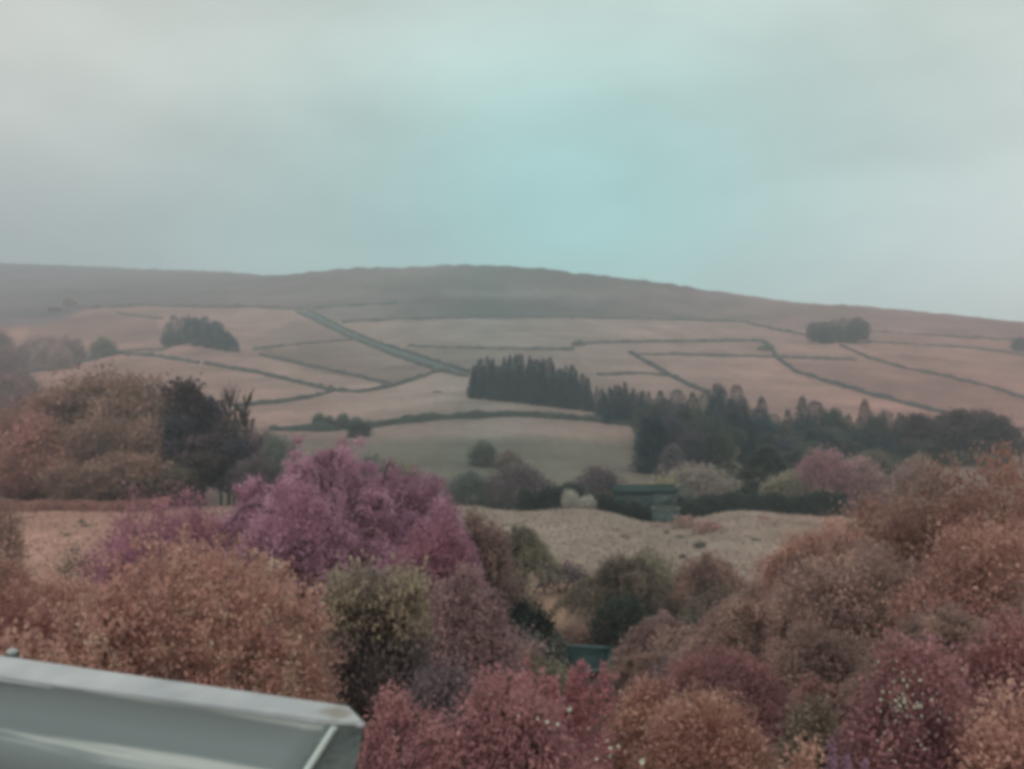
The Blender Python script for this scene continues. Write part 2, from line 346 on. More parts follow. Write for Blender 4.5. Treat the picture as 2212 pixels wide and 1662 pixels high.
def crown_mesh(name, W, Dp, Hh, profile, nclump, per, leaf, seed, lump=.2, spread=1.0, droop=.0, bright_top=False, clumpy=.055, vert=0):
    g = np.random.default_rng(seed); n = nclump; leaf = leaf * .82; per = int(per * 1.3)
    u = unit(g.normal(size=(n, 3)))
    if profile in ("dome", "mound"):
        u[:, 2] = np.where(u[:, 2] < -.25, -u[:, 2], u[:, 2])
        cz, rz = (.34 * Hh, .66 * Hh) if profile == "dome" else (.15 * Hh, .85 * Hh)
        rad = 1 + lump * nz(u, seed, 1.3) + lump * .5 * nz(u, seed + 1, 3.1)
        rad = rad + lump * .35 * nz(u, seed + 2, 5.5)
        base = u * rad[:, None] * [W / 2, Dp / 2, rz] + [0, 0, cz]
    elif profile == "tree":
        rad = 1 + lump * nz(u, seed, 1.2) + lump * .6 * nz(u, seed + 1, 2.7)
        base = u * rad[:, None] * [W / 2, Dp / 2, Hh * .40] + [0, 0, Hh * .58]
    elif profile == "upright":       # ragged vase: several vertical tufts
        k = 9; a = g.uniform(0, 6.28, k); rr_ = np.sqrt(g.uniform(0, 1, k)) * .36; hh = g.uniform(.62, 1.0, k) * (1 - rr_ * .5)
        w = g.integers(0, k, n); v = g.uniform(0, 1, n) ** .8
        wid = .26 * np.sin(np.pi * np.clip(v * .9 + .1, 0, 1)) ** .6 + .03
        base = np.stack([(np.cos(a[w]) * rr_[w] * (.5 + .8 * v) + u[:, 0] * wid) * W, (np.sin(a[w]) * rr_[w] * (.5 + .8 * v) + u[:, 1] * wid) * Dp, v * hh[w] * Hh], 1)
    elif profile == "spires":        # a row of pointed tips over a low mass
        k = 9; cxs = np.linspace(-.46, .46, k) * W + g.normal(size=k) * .02 * W; hs_ = g.uniform(.84, 1.0, k); cyd = g.uniform(-.3, .3, k) * Dp
        w = g.integers(0, k, n); v = g.uniform(0, 1, n); ww = W / k * .62 * np.where(v < .80, 1.25, (1 - v) / .2 * 1.1 + .06)
        base = np.stack([cxs[w] + u[:, 0] * ww, cyd[w] + u[:, 1] * ww, v * hs_[w] * Hh], 1)
    elif profile == "column":
        v = g.uniform(0, 1, n); top = g.uniform(0, 1, n) < .28; a = g.uniform(0, 6.28, n)
        sx = np.sign(np.cos(a)) * np.abs(np.cos(a)) ** .6; sy = np.sign(np.sin(a)) * np.abs(np.sin(a)) ** .6
        r_ = np.where(top, np.sqrt(g.uniform(0, 1, n)), 1.0) * (1 + lump * .5 * nz(np.stack([sx, sy, v * 2], 1), seed, 1.5))
        base = np.stack([sx * r_ * W / 2, sy * r_ * Dp / 2, np.where(top, Hh * (.97 + .03 * g.normal(size=n)), v * Hh)], 1)
    base[:, 2] = np.clip(base[:, 2], .03 * Hh, None)
    cen = np.array([0, 0, Hh * .45]); out = unit(base - cen)
    # leaves of every clump, plus an inner filling so that nothing shows straight through
    base = cen + (base - cen) * (1 + clumpy * np.random.default_rng(seed + 3).normal(size=n))[:, None]
    g9 = np.random.default_rng(seed + 4); spray = g9.uniform(size=n) < .07
    base = np.where(spray[:, None], cen + (base - cen) * g9.uniform(1.04, 1.16, (n, 1)), base)
    idx = np.repeat(np.arange(n), per); m = len(idx)
    sg = leaf * 2.1 * spread * np.where(spray, .6, 1.0)[idx][:, None]
    cb = base[idx] + g.normal(size=(m, 3)) * sg
    inner = g.uniform(size=m) < .30
    f = np.where(inner, g.uniform(.55, .93, m), 1.0)
    cb = cen * [1, 1, 1] + (cb - cen) * f[:, None]; cb[:, 2] = np.clip(cb[:, 2], .01, None)
    fx = W / 2 / np.percentile(np.abs(cb[:, 0]), 98.5); fy = Dp / 2 / np.percentile(np.abs(cb[:, 1]), 98.5); fz = Hh / np.percentile(cb[:, 2], 99.6)
    cb = cb * [fx, fy, fz]
    o = out[idx]; D = unit([0, 0, vert] + o * .7 + g.normal(size=(m, 3)) * .75 + [0, 0, .25 - droop])
    S = unit(np.cross(D, unit(o * .5 + g.normal(size=(m, 3)) * .8 + [0, 0, .5])))
    L = leaf * g.uniform(.5, 1.8, m); Wd = L * g.uniform(.4, .8, m)
    V, Q = leaf_quads(cb, D, S, L, Wd)
    ct = g.normal(size=n) * .17 + .26 * nz(base / max(W, Hh), seed + 9, 3.0)
    tint = .5 + ct[idx] + g.normal(size=m) * .06
    cl = unit(out + g.normal(size=(n, 3)) * .38)[idx]; off = (cb - base[idx]) / (sg * 1.5); ov = unit(cl + off * .5 + [0, 0, .15])
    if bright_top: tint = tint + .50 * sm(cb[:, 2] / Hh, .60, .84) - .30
    return mesh_np(name, V, Q, tint=np.clip(np.repeat(tint, 4), 0, 1), out=np.repeat(ov, 4, 0))

def tube(pts, rad, sides=6):
    pts = np.array(pts, float); rad = np.array(rad, float); n = len(pts)
    d = unit(np.gradient(pts, axis=0)); ref = np.where(np.abs(d[:, 2:3]) > .9, [[1., 0, 0]], [[0, 0, 1.]])
    s = unit(np.cross(d, ref)); t_ = np.cross(d, s); a = np.linspace(0, 2 * np.pi, sides, endpoint=False)
    V = pts[:, None] + rad[:, None, None] * (s[:, None] * np.cos(a)[None, :, None] + t_[:, None] * np.sin(a)[None, :, None])
    Q = [(i * sides + k, i * sides + (k + 1) % sides, (i + 1) * sides + (k + 1) % sides, (i + 1) * sides + k) for i in range(n - 1) for k in range(sides)]
    return V.reshape(-1, 3), np.array(Q)
def join(parts):
    Vs, Qs, o = [], [], 0
    for V, Q in parts: Vs.append(V); Qs.append(Q + o); o += len(V)
    return np.concatenate(Vs), np.concatenate(Qs)
def stems_mesh(name, W, Hh, n, r, seed, trunk=True):
    g = np.random.default_rng(seed); parts = []
    if trunk:
        parts.append(tube([(0, 0, -.4), (W * .01, 0, Hh * .3), (-W * .015, W * .01, Hh * .62), (0, 0, Hh * .86)], [r * 1.25, r, r * .6, r * .15]))
    for k in range(n):
        a = g.uniform(0, 6.28); z0 = Hh * g.uniform(.18, .55) if trunk else -.2; q = g.uniform(.45, .9)
        e = np.array([math.cos(a) * W / 2 * q, math.sin(a) * W / 2 * q, Hh * g.uniform(.5, .88)])
        s = np.array([0, 0, z0]); mid = (s + e) / 2 + [0, 0, -Hh * .04]
        parts.append(tube([s, mid, e], [r * .5, r * .33, r * .1], 5))
    return mesh_np(name, *join(parts), smooth_=True)

def conifer_mesh(name, Hh, W, seed, needles=2600, leaf=.85, blunt=.95):
    g = np.random.default_rng(seed); v = g.uniform(0, 1, needles) ** 1.25
    tier = np.round(v * 15) / 15 + g.normal(size=needles) * .012
    a = g.uniform(0, 6.28, needles)
    prof = np.where(v < .12, .5 + v * 4, 1.0) * (1 - tier) ** blunt + .03
    lump = 1 + .22 * np.sin(a * 3 + tier * 14 + seed) + .12 * g.normal(size=needles)
    r_ = W / 2 * prof * lump * np.sqrt(g.uniform(.12, 1, needles))
    P = np.stack([np.cos(a) * r_, np.sin(a) * r_, Hh * (.05 + .95 * tier)], 1)
    D = unit(np.stack([np.cos(a), np.sin(a), -.35 + .9 * tier ** 3 + .2 * g.normal(size=needles)], 1)); S = unit(np.cross(D, [0, 0, 1.]) + g.normal(size=(needles, 3)) * .35)
    L = leaf * g.uniform(.7, 1.5, needles) * (1 - .45 * tier)
    V, Q = leaf_quads(P, D, S, L, L * .62)
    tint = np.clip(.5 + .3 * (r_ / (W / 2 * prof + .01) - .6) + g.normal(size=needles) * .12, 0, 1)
    ov = unit(np.stack([np.cos(a), np.sin(a), .35 + .3 * g.normal(size=needles)], 1))
    return mesh_np(name, V, Q, tint=np.repeat(tint, 4), out=np.repeat(ov, 4, 0))

def pine_mesh(name, Hh, W, seed, leaf=.55, pads=20, per=190, low=.35):
    g = np.random.default_rng(seed); c = []
    for k in range(pads):
        z = g.uniform(low, .96); rmax = W / 2 * (1 - max(0, z - .6) / .5) * .85
        a = g.uniform(0, 6.28); r_ = rmax * math.sqrt(g.uniform(.05, 1)); c.append((math.cos(a) * r_, math.sin(a) * r_, z * Hh, g.uniform(.15, .26) * W))
    c = np.array(c); idx = np.repeat(np.arange(pads), per); m = len(idx)
    P = c[idx, :3] + g.normal(size=(m, 3)) * c[idx, 3:4] * [.62, .62, .36]
    D = unit(g.normal(size=(m, 3)) + [0, 0, .8]); S = unit(np.cross(D, g.normal(size=(m, 3))))
    L = leaf * g.uniform(.7, 1.4, m); V, Q = leaf_quads(P, D, S, L, L * .6)
    return mesh_np(name, V, Q, tint=np.repeat(np.clip(.45 + g.normal(size=m) * .16, 0, 1), 4), out=np.repeat(unit(P - c[idx, :3] + [0, 0, .2]), 4, 0))

def bare_mesh(name, Hh, W, seed):
    g = np.random.default_rng(seed); parts = []
    parts.append(tube([(0, 0, -.3), (.1, 0, Hh * .3), (-.1, .1, Hh * .7), (0, 0, Hh * .98)], [Hh * .022, Hh * .017, Hh * .009, Hh * .002]))
    for k in range(44):
        z0 = Hh * g.uniform(.2, .85); a = g.uniform(0, 6.28); l = W * .5 * g.uniform(.5, 1) * (1.15 - z0 / Hh)
        s = np.array([0, 0, z0]); e = s + [math.cos(a) * l, math.sin(a) * l, l * g.uniform(.8, 1.7)]; e[2] = min(e[2], Hh)
        mid = (s + e) / 2 + [math.cos(a) * l * .1, math.sin(a) * l * .1, -l * .12]
        parts.append(tube([s, mid, e], [Hh * .010, Hh * .007, Hh * .003], 4))
        for q in range(10):
            f = g.uniform(.3, 1); b0 = s + (e - s) * f; d = unit(g.normal(size=3) + [math.cos(a), math.sin(a), 1.2]) * l * g.uniform(.2, .45)
            parts.append(tube([b0, b0 + d * .5, b0 + d], [Hh * .0045, Hh * .0035, Hh * .002], 3))
    V, Q = [], []; o = 0
    for a_, b_ in parts: V.append(a_); Q.append(b_ + o); o += len(a_)
    return mesh_np(name, np.concatenate(V), np.concatenate(Q))

def plume_mesh(name, W, Dp, Hh, nb, per, leaf, seed, arch=.5, thick=.05, tmin=.18, twosided=True):
    """arching branches, each clothed with leaves: foliage and branch skeleton"""
    g = np.random.default_rng(seed); a = g.uniform(0, 6.28, nb); q = np.sqrt(g.uniform(.01, 1, nb))
    ex, ey = np.cos(a) * q * W / 2, np.sin(a) * q * Dp / 2
    top = Hh * np.sqrt(np.clip(1 - .72 * q ** 2, .05, 1)) * g.uniform(.8, 1.03, nb) * (1 + .12 * nz(np.stack([ex, ey], 1) / W, seed, 2.4))
    t_ = np.linspace(0, 1, 12)
    P0 = np.stack([ex * .12, ey * .12, np.zeros(nb)], 1); P1 = np.stack([ex * .35, ey * .35, top * (1.0 + arch * .35)], 1)
    P2 = np.stack([ex * .95, ey * .95, top * (1.0 + arch * .1)], 1); P3 = np.stack([ex * 1.12, ey * 1.12, top * (1 - arch * q * .75)], 1)
    B = lambda s, k: ((1-s)**3)[:, None]*P0[k] + (3*s*(1-s)**2)[:, None]*P1[k] + (3*s*s*(1-s))[:, None]*P2[k] + (s**3)[:, None]*P3[k]
    k = np.repeat(np.arange(nb), per); m = len(k); s = g.uniform(tmin, 1, m) ** .8
    p = B(s, k); d = unit(B(np.clip(s + .02, 0, 1.02), k) - p)
    wid = Hh * thick * (1.25 - .8 * s)
    ofs = g.normal(size=(m, 3)) * [1, 1, .8]; ov = unit(ofs + [0, 0, .5]); p = p + ofs * wid[:, None]
    D = unit(d * 1.0 + g.normal(size=(m, 3)) * .55 + [0, 0, .1]); S = unit(np.cross(D, g.normal(size=(m, 3))))
    sx, sy, sz = W / 2 / np.percentile(np.abs(p[:, 0]), 98.5), Dp / 2 / np.percentile(np.abs(p[:, 1]), 98.5), Hh / np.percentile(p[:, 2], 99.7)
    p = p * [sx, sy, sz]
    L = leaf * g.uniform(.8, 1.7, m); V, Q = leaf_quads(p, D, S, L, L * g.uniform(.3, .5, m))
    bt = g.normal(size=nb) * .17; tint = np.clip(.42 + bt[k] + .22 * (s - .5) + g.normal(size=m) * .1, 0, 1)
    fol = mesh_np(name, V, Q, tint=np.repeat(tint, 4), out=np.repeat(ov, 4, 0))
    parts = []
    for kk in range(0, nb, 3):
        pp = B(t_, np.full(12, kk)) * [sx, sy, sz]; parts.append(tube(pp, np.linspace(Hh * .011, Hh * .002, 12), 4))
    return fol, mesh_np(name + "_branches", *join(parts))

# leaf colours
M = {
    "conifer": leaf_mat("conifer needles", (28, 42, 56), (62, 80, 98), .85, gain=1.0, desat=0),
    "conifer_green": leaf_mat("green conifer needles", (46, 56, 52), (92, 100, 88), 1.0, gain=1.0, desat=0),
    "conifer_violet": leaf_mat("bluish conifer needles", (50, 48, 58), (92, 86, 98), .95, gain=1.0, desat=0),
    "pine_dark": leaf_mat("dark pine needles", (52, 46, 50), (98, 84, 84), 1.0, gain=1.3, desat=0),
    "brown_wood": leaf_mat("russet woodland leaves", (74, 58, 52), (138, 110, 92), .95, (108, 84, 74)),
    "rose_wood": leaf_mat("rosy woodland leaves", (92, 62, 58), (148, 106, 94), 1.0, (120, 84, 76)),
    "olive": leaf_mat("olive leaves", (70, 66, 56), (124, 118, 96), .95),
    "grey_green": leaf_mat("grey green leaves", (52, 60, 58), (104, 108, 100), .85),
    "dark_green": leaf_mat("dark green leaves", (30, 38, 36), (72, 82, 76), .85, gain=1.15, desat=.1),
    "yellow_green": leaf_mat("yellow green leaves", (84, 80, 62), (150, 142, 104), 1.0),
    "pale_tan": leaf_mat("pale tan leaves", (100, 90, 84), (136, 124, 114), .85),
    "pale": leaf_mat("pale blossom", (128, 120, 112), (172, 166, 152), .8),
    "violet_brown": leaf_mat("violet brown leaves", (56, 48, 54), (108, 92, 96), .9),
    "magenta": leaf_mat("magenta leaves", (92, 52, 76), (154, 106, 126), 1.12, (126, 82, 100), desat=.32),
    "magenta_red": leaf_mat("crimson magenta leaves", (88, 46, 64), (146, 92, 106), 1.05, (116, 70, 84), desat=.32),
    "pink_tree": leaf_mat("dusty pink leaves", (92, 64, 70), (146, 104, 108), 1.0),
    "mauve_brown": leaf_mat("mauve brown leaves", (84, 62, 64), (136, 106, 100), 1.08, (108, 84, 82), desat=.28),
    "orange": leaf_mat("orange pink leaves", (92, 64, 62), (164, 120, 98), 1.25, (136, 98, 84), desat=.27),
    "orange_dull": leaf_mat("dull orange leaves", (88, 60, 58), (156, 116, 94), 1.15, (124, 90, 78), desat=.28),
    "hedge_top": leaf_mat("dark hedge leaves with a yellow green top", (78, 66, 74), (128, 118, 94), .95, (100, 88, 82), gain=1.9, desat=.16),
    "wine": leaf_mat("wine red leaves", (82, 50, 52), (140, 94, 92), 1.08, (108, 72, 72), desat=.26),
    "crimson": leaf_mat("pinkish crimson leaves", (84, 48, 54), (148, 90, 94), 1.0, desat=.28),
    "brown": leaf_mat("brown leaves", (76, 58, 54), (138, 106, 90), 1.15, (106, 82, 74), desat=.34),
    "brown_olive": leaf_mat("brown olive leaves", (58, 52, 46), (112, 100, 84), .95),
    "dusty_pink": leaf_mat("dusty pink red leaves", (90, 54, 58), (150, 102, 100), 1.05, (118, 76, 78), desat=.30),
    "edge_wood": leaf_mat("dim mauve brown leaves", (88, 62, 66), (126, 94, 94), .95, gain=1.5),
    "bark": mat("bark", (.07, .055, .05), .9)[0],
    "bark_pale": mat("pale bark", (.22, .19, .18), .9)[0],
    "petal": mat("white petals", (.50, .52, .42), .7)[0],
    "lilac": mat("lilac petals", (.27, .16, .22), .7)[0],
}
PROTO = {}
def proto(key):
    if key in PROTO: return PROTO[key]
    kind, v = key
    if kind == "spruce":
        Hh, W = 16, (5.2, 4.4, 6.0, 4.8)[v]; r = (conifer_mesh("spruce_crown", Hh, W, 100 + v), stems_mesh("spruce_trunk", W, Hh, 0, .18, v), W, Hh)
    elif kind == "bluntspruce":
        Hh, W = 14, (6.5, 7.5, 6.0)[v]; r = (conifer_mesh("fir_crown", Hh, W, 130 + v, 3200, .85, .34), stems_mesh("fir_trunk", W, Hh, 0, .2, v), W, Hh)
    elif kind == "pine":
        Hh, W = 14, (6.5, 5.5, 7.5)[v]; r = (pine_mesh("pine_crown", Hh, W, 150 + v), stems_mesh("pine_trunk", W, Hh, 6, .2, v + 5), W, Hh)
    elif kind == "round":
        Hh, W = 9, (8, 7, 9)[v]; r = (crown_mesh("round_crown", W, W, Hh, "mound", 480, 16, .36, 170 + v, lump=.26), stems_mesh("round_trunk", W, Hh, 5, .16, v + 9), W, Hh)
    elif kind == "broad":
        Hh, W = 14, (10, 9, 12)[v]; r = (crown_mesh("broad_crown", W, W, Hh, "tree", 900, 15, .32, 190 + v, lump=.3), stems_mesh("broad_trunk", W, Hh, 10, .22, v + 14), W, Hh)
    elif kind == "bush":
        Hh, W = 2.4, (3.2, 2.8, 3.6)[v]; r = (crown_mesh("bush_crown", W, W, Hh, "mound", 240, 14, .15, 210 + v, lump=.25), stems_mesh("bush_stem", W, Hh, 4, .04, v + 20, False), W, Hh)
    elif kind == "tuft":
        Hh, W = .8, (1.3, 1.1, 1.6)[v]; r = (crown_mesh("tuft_crown", W, W, Hh, "mound", 60, 8, .11, 230 + v, lump=.3), None, W, Hh)
    elif kind == "bare":
        Hh, W = 13, (8, 7)[v]; r = (bare_mesh("bare_crown", Hh, W, 250 + v), None, W, Hh)
    PROTO[key] = r
    return r

def plant(name, label, cat, kind, v, px, Y, ytop, wpx, m, group=None, bark="bark", ybase=None, leafname="crown"):
    """a plant rooted in the ground at distance Y, as tall and wide as it looks"""
    crown, trunk, W0, H0 = proto((kind, v))
    x = (px - CX) / F * Y; z = float(H(x, Y)); ztop = py2z(Y, ytop); w = wpx / F * Y; h = max(ztop - z, .25)
    g = random.Random(int(px * 7 + ytop * 13 + Y))
    e = thing(name, label, cat, (x, Y, z - .03), g.uniform(0, 6.28), group)
    s = (w / W0, w / W0, h / H0)
    c = obj(leafname, crown, M[m], e, scale=s)
    if trunk is not None: obj("trunk" if leafname == "crown" else "stems", trunk, M[bark], e, scale=s)
    return e

# ------------------------------------------------------------------ field walls and hedges
def ribbon(pts, hgt, wid, step, seed, rag=.25):
    """a wall or hedge on the ground along points (x, y): rounded ragged cross-section"""
    g = np.random.default_rng(seed); pts = np.array(pts, float)
    seg = np.linalg.norm(np.diff(pts, axis=0), axis=1); s = np.concatenate([[0], np.cumsum(seg)])
    n = max(3, int(s[-1] / step)); q = np.linspace(0, s[-1], n); hgt = hgt * (1 + .35 * nz(q[:, None] * [1.0, .3], seed, .09))
    x = np.interp(q, s, pts[:, 0]); y = np.interp(q, s, pts[:, 1])
    d = np.stack([np.gradient(x), np.gradient(y)], 1); d = unit(d); nn = np.stack([-d[:, 1], d[:, 0]], 1)
    prof = np.array([(-.5, -.3), (-.46, .55), (-.30, .94), (.30, .94), (.46, .55), (.5, -.3)])
    k = len(prof); V = np.zeros((n, k, 3))
    for j_, (a, hh) in enumerate(prof):
        wv = wid * a * (1 + rag * .6 * g.normal(size=n) * .4); hv = hgt * hh * (1 + rag * g.normal(size=n) * (.35 if hh > 0 else 0))
        px_, py_ = x + nn[:, 0] * wv, y + nn[:, 1] * wv
        V[:, j_] = np.stack([px_, py_, H(px_, py_) + hv], 1)
    Q = [(i_ * k + j_, i_ * k + j_ + 1, (i_ + 1) * k + j_ + 1, (i_ + 1) * k + j_) for i_ in range(n - 1) for j_ in range(k - 1)]
    Q += [(0, 1, 2, 3), (0, 3, 4, 5), ((n - 1) * k, (n - 1) * k + 3, (n - 1) * k + 2, (n - 1) * k + 1), ((n - 1) * k, (n - 1) * k + 5, (n - 1) * k + 4, (n - 1) * k + 3)]
    c = V.reshape(-1, 3).mean(0); c[2] = V[:, 0, 2].min()
    return V.reshape(-1, 3) - c, np.array(Q), c
def rough_mat(name, c, sc_, amt=.35):
    m, t, b = mat(name, c, .95, .05); n = t.nodes.new("ShaderNodeTexNoise"); n.inputs["Scale"].default_value = sc_; n.inputs["Detail"].default_value = 5
    tcn = t.nodes.new("ShaderNodeTexCoord"); t.links.new(tcn.outputs["Object"], n.inputs["Vector"])
    mr = t.nodes.new("ShaderNodeMapRange"); t.links.new(n.outputs[0], mr.inputs[0]); mr.inputs[1].default_value = .3; mr.inputs[2].default_value = .7
    mr.inputs[3].default_value = 1 - amt; mr.inputs[4].default_value = 1 + amt
    vm = t.nodes.new("ShaderNodeVectorMath"); vm.operation = "SCALE"; vm.inputs[0].default_value = c; t.links.new(mr.outputs[0], vm.inputs["Scale"]); t.links.new(vm.outputs[0], b.inputs["Base Color"])
    bp = t.nodes.new("ShaderNodeBump"); bp.inputs["Strength"].default_value = .6; bp.inputs["Distance"].default_value = .1; t.links.new(n.outputs[0], bp.inputs["Height"]); t.links.new(bp.outputs[0], b.inputs["Normal"])
    return m
wall_m = rough_mat("dark field stone", (.072, .078, .076), 1.5)
wall_warm = rough_mat("brown field stone", (.105, .085, .080), 1.5)
hedge_m = rough_mat("dark hedge twigs", (.045, .055, .052), 2.0)
lane_m = rough_mat("rushy lane grass", (.085, .115, .108), .6)
def px_line(pts):
    out = []
    P = np.array(pts, float)
    for a, b_ in zip(P[:-1], P[1:]):
        n = max(2, int(np.hypot(*(b_ - a)) / 12))
        for f in np.linspace(0, 1, n, endpoint=False): out.append(a + (b_ - a) * f)
    out.append(P[-1])
    return [ground_at(p[0], p[1], 180)[:2] for p in out]
WALLS = [
    ("dark wall falling from the olive shrub to the forked junction, gap part way", [(240,764),(330,770),(430,786)], 1.9, 1.5, wall_m),
    ("dark wall running on past the gap down to the forked junction", [(440,788),(560,808),(650,830),(720,846)], 2.0, 1.5, wall_m),
    ("wall curving up from the forked junction to the bottom of the rushy lane", [(720,846),(780,849),(850,836),(950,803)], 1.8, 1.4, wall_m),
    ("wall curving from the forked junction back to the bare winter trees", [(505,880),(600,871),(670,861),(718,847)], 1.7, 1.4, wall_m),
    ("thin wall below the left hillside clump along the pale strip field", [(560,768),(640,785),(760,812),(850,833)], 1.6, 1.2, wall_m),
    ("short wall rising from the olive shrub to the left hillside clump", [(240,762),(350,757),(395,741)], 1.5, 1.2, wall_warm),
    ("top boundary wall between left fields and the moor", [(170,667),(300,661),(430,664),(560,664),(655,671)], 2.4, 1.8, wall_warm),
    ("faint wall running into the top of the left hillside clump", [(250,676),(310,686),(352,690)], 1.8, 1.3, wall_warm),
    ("upper wall of the rushy lane", [(665,672),(720,699),(800,737),(900,769),(1013,806)], 1.9, 1.4, wall_m),
    ("lower wall of the rushy lane", [(640,675),(740,723),(850,769),(950,803),(1010,816)], 1.9, 1.4, wall_m),
    ("thick dark hedge arching across the slope below the plantation", [(585,931),(700,932),(780,926),(850,918),(950,907),(1040,902),(1120,900),(1250,908),(1400,925)], 2.3, 2.2, hedge_m),
    ("faint wall leaving the top of the lane along the moor edge", [(680,667),(760,661),(860,656)], 2.0, 1.5, wall_m),
    ("long moor boundary wall running level across the middle of the hill", [(740,697),(900,689),(1150,686),(1400,690),(1600,697)], 2.0, 1.5, wall_m),
    ("wall sloping from the moor boundary down to the lone copse", [(1600,696),(1680,714),(1750,727),(1800,742)], 2.0, 1.5, wall_m),
    ("long wall descending from the lone copse to the photo's edge", [(1815,748),(1880,776),(1950,796),(2050,816),(2130,836),(2225,866)], 1.9, 1.5, wall_warm),
    ("level wall that ends in the hooked corner", [(1240,744),(1350,741),(1500,739),(1640,737)], 1.8, 1.4, wall_m),
    ("bent wall dropping from the hooked corner to the pine row", [(1643,737),(1662,747),(1682,778),(1722,806),(1800,830),(1900,860),(2040,895)], 2.1, 1.7, wall_m),
    ("lower level wall crossing beneath the hooked corner", [(1365,768),(1450,768),(1660,772),(1850,779)], 1.5, 1.2, wall_m),
    ("thick diagonal wall running down into the conifers", [(1360,762),(1400,786),(1460,820),(1530,852)], 2.1, 2.0, wall_m),
    ("bushy broken wall behind the tips of the plantation", [(880,749),(1000,753),(1120,755),(1240,757)], 1.5, 1.4, wall_m),
    ("short faint wall beyond the plantation's right end", [(1290,812),(1380,808),(1440,813)], 1.4, 1.2, wall_m),
    ("upper wall right of the lone copse near the skyline", [(1882,718),(2000,726),(2100,730),(2225,738)], 1.6, 1.3, wall_warm),
    ("lower wall right of the lone copse, fading towards the edge", [(1870,740),(1990,746),(2100,753),(2225,769)], 1.5, 1.3, wall_warm),
    ("faint wall between the left hillside clump and the lane", [(545,757),(640,745),(760,735)], 1.3, 1.1, wall_m),
    ("rushy hedge bank below the purple thicket near the photo's edge", [(60,806),(150,792),(240,766)], 2.2, 2.6, wall_m),
]
for i_, (lab, pts, hgt, wid, m_) in enumerate(WALLS):
    V, Q, c = ribbon(px_line(pts), hgt * .85, wid, 1.6, 300 + i_, .55)
    hedge = m_ is hedge_m
    me = mesh_np("hedge" if hedge else "field_wall", V, Q)
    thing("hedge" if hedge else "field_wall", lab, "hedge" if hedge else "wall", c, me=me, m=m_)
# the rushy lane between its two walls
up = px_line([(668,674),(720,701),(800,739),(900,771),(1011,808)]); lo = px_line([(645,676),(740,721),(850,767),(950,801),(1008,813)])
n = 60; A = np.array(up); B_ = np.array(lo)
A = np.stack([np.interp(np.linspace(0, len(A) - 1, n), range(len(A)), A[:, k]) for k in (0, 1)], 1)
B_ = np.stack([np.interp(np.linspace(0, len(B_) - 1, n), range(len(B_)), B_[:, k]) for k in (0, 1)], 1)
rows = [A * (1 - f) + B_ * f for f in np.linspace(0, 1, 7)]
V = np.concatenate([np.column_stack([r_, H(r_[:, 0], r_[:, 1]) + .25 + .3 * R.uniform(size=n)]) for r_ in rows])
Q = np.array([(a * n + b_, a * n + b_ + 1, (a + 1) * n + b_ + 1, (a + 1) * n + b_) for a in range(6) for b_ in range(n - 1)])
obj("lane", mesh_np("lane", V, Q, smooth_=True), lane_m, kind="structure", label="dark rushy lane between two walls on the hill")

# ------------------------------------------------------------------ trees on the far hillside
rnd = random.Random(11)
def at_base(px, py): return ground_at(px, py, 180)
def far_tree(name, lab, kind, v, px, ybase, ytop, wpx, m, group=None, cat="tree"):
    x, Y, z = at_base(px, ybase)
    return plant(name, lab, cat, kind, v, px, Y, ytop, wpx, m, group)
# left hillside clump
G = "trees of the left hillside clump"
for k, (px, yb, yt, w) in enumerate([(362,748,700,26),(376,747,682,30),(396,745,684,24)]):
    far_tree("clump_tree", ["low leaning tree at the outer end of the left hillside clump", "tallest tree of the left hillside clump, before the pale gap", "narrow tree just before the pale gap in the left hillside clump"][k], "bluntspruce", k, px, yb, yt, w, "conifer", G)
for k, (px, yb, yt, w) in enumerate([(414,746,683,34),(426,748,694,24),(440,750,684,32),(452,752,700,26),(466,754,694,32),(480,756,712,26),(490,757,716,24)]):
    far_tree("clump_tree", "dark tree packed in the middle of the left hillside clump", ("broad", "bluntspruce")[k % 2], k % 3, px, yb, yt, w, "conifer", G)
far_tree("clump_tree", "small round tree trailing at the lower end of the left hillside clump", "round", 0, 502, 760, 728, 28, "conifer", G)
# lone copse on the right
G = "trees of the lone copse"
for k in range(13):
    px = 1756 + k * 9.2 + rnd.uniform(-2, 2)
    far_tree("copse_tree", "brownish tree packed in the lone copse below the right skyline", ("broad", "bluntspruce")[k % 2], k % 3, px, 742 - (k % 3) * 5, 691 + rnd.uniform(-5, 14), 28, "pine_dark", G)
# centre plantation
G = "conifers of the centre plantation"
tops = [(1015,800),(1030,776),(1055,767),(1075,776),(1100,766),(1130,768),(1160,770),(1190,769),(1205,790),(1235,788),(1262,797),(1285,818),(1300,845)]
tx, ty = zip(*tops)
for row in range(4):
    for k in range(15 - row):
        px = 1026 + k * 18.5 + row * 5 + rnd.uniform(-4, 4)
        yb = np.interp(px, [1015, 1100, 1290], [860, 868, 892]) - row * 8
        yt = np.interp(px, tx, ty) + rnd.uniform(-3, 17) + (6 if row == 0 else 0)
        far_tree("plantation_conifer", "tall dark conifer in the plantation's front row, foot on the pale field" if row == 0 else "tall dark conifer packed behind the front row of the plantation", "spruce", (k + row) % 4, px, yb, yt, 26, "conifer", G)
far_tree("plantation_conifer", "shorter conifer at the near left corner of the centre plantation", "spruce", 2, 1022, 859, 790, 26, "conifer", G)
far_tree("plantation_conifer", "last low conifer at the right tail of the centre plantation", "spruce", 0, 1300, 897, 838, 26, "conifer", G)
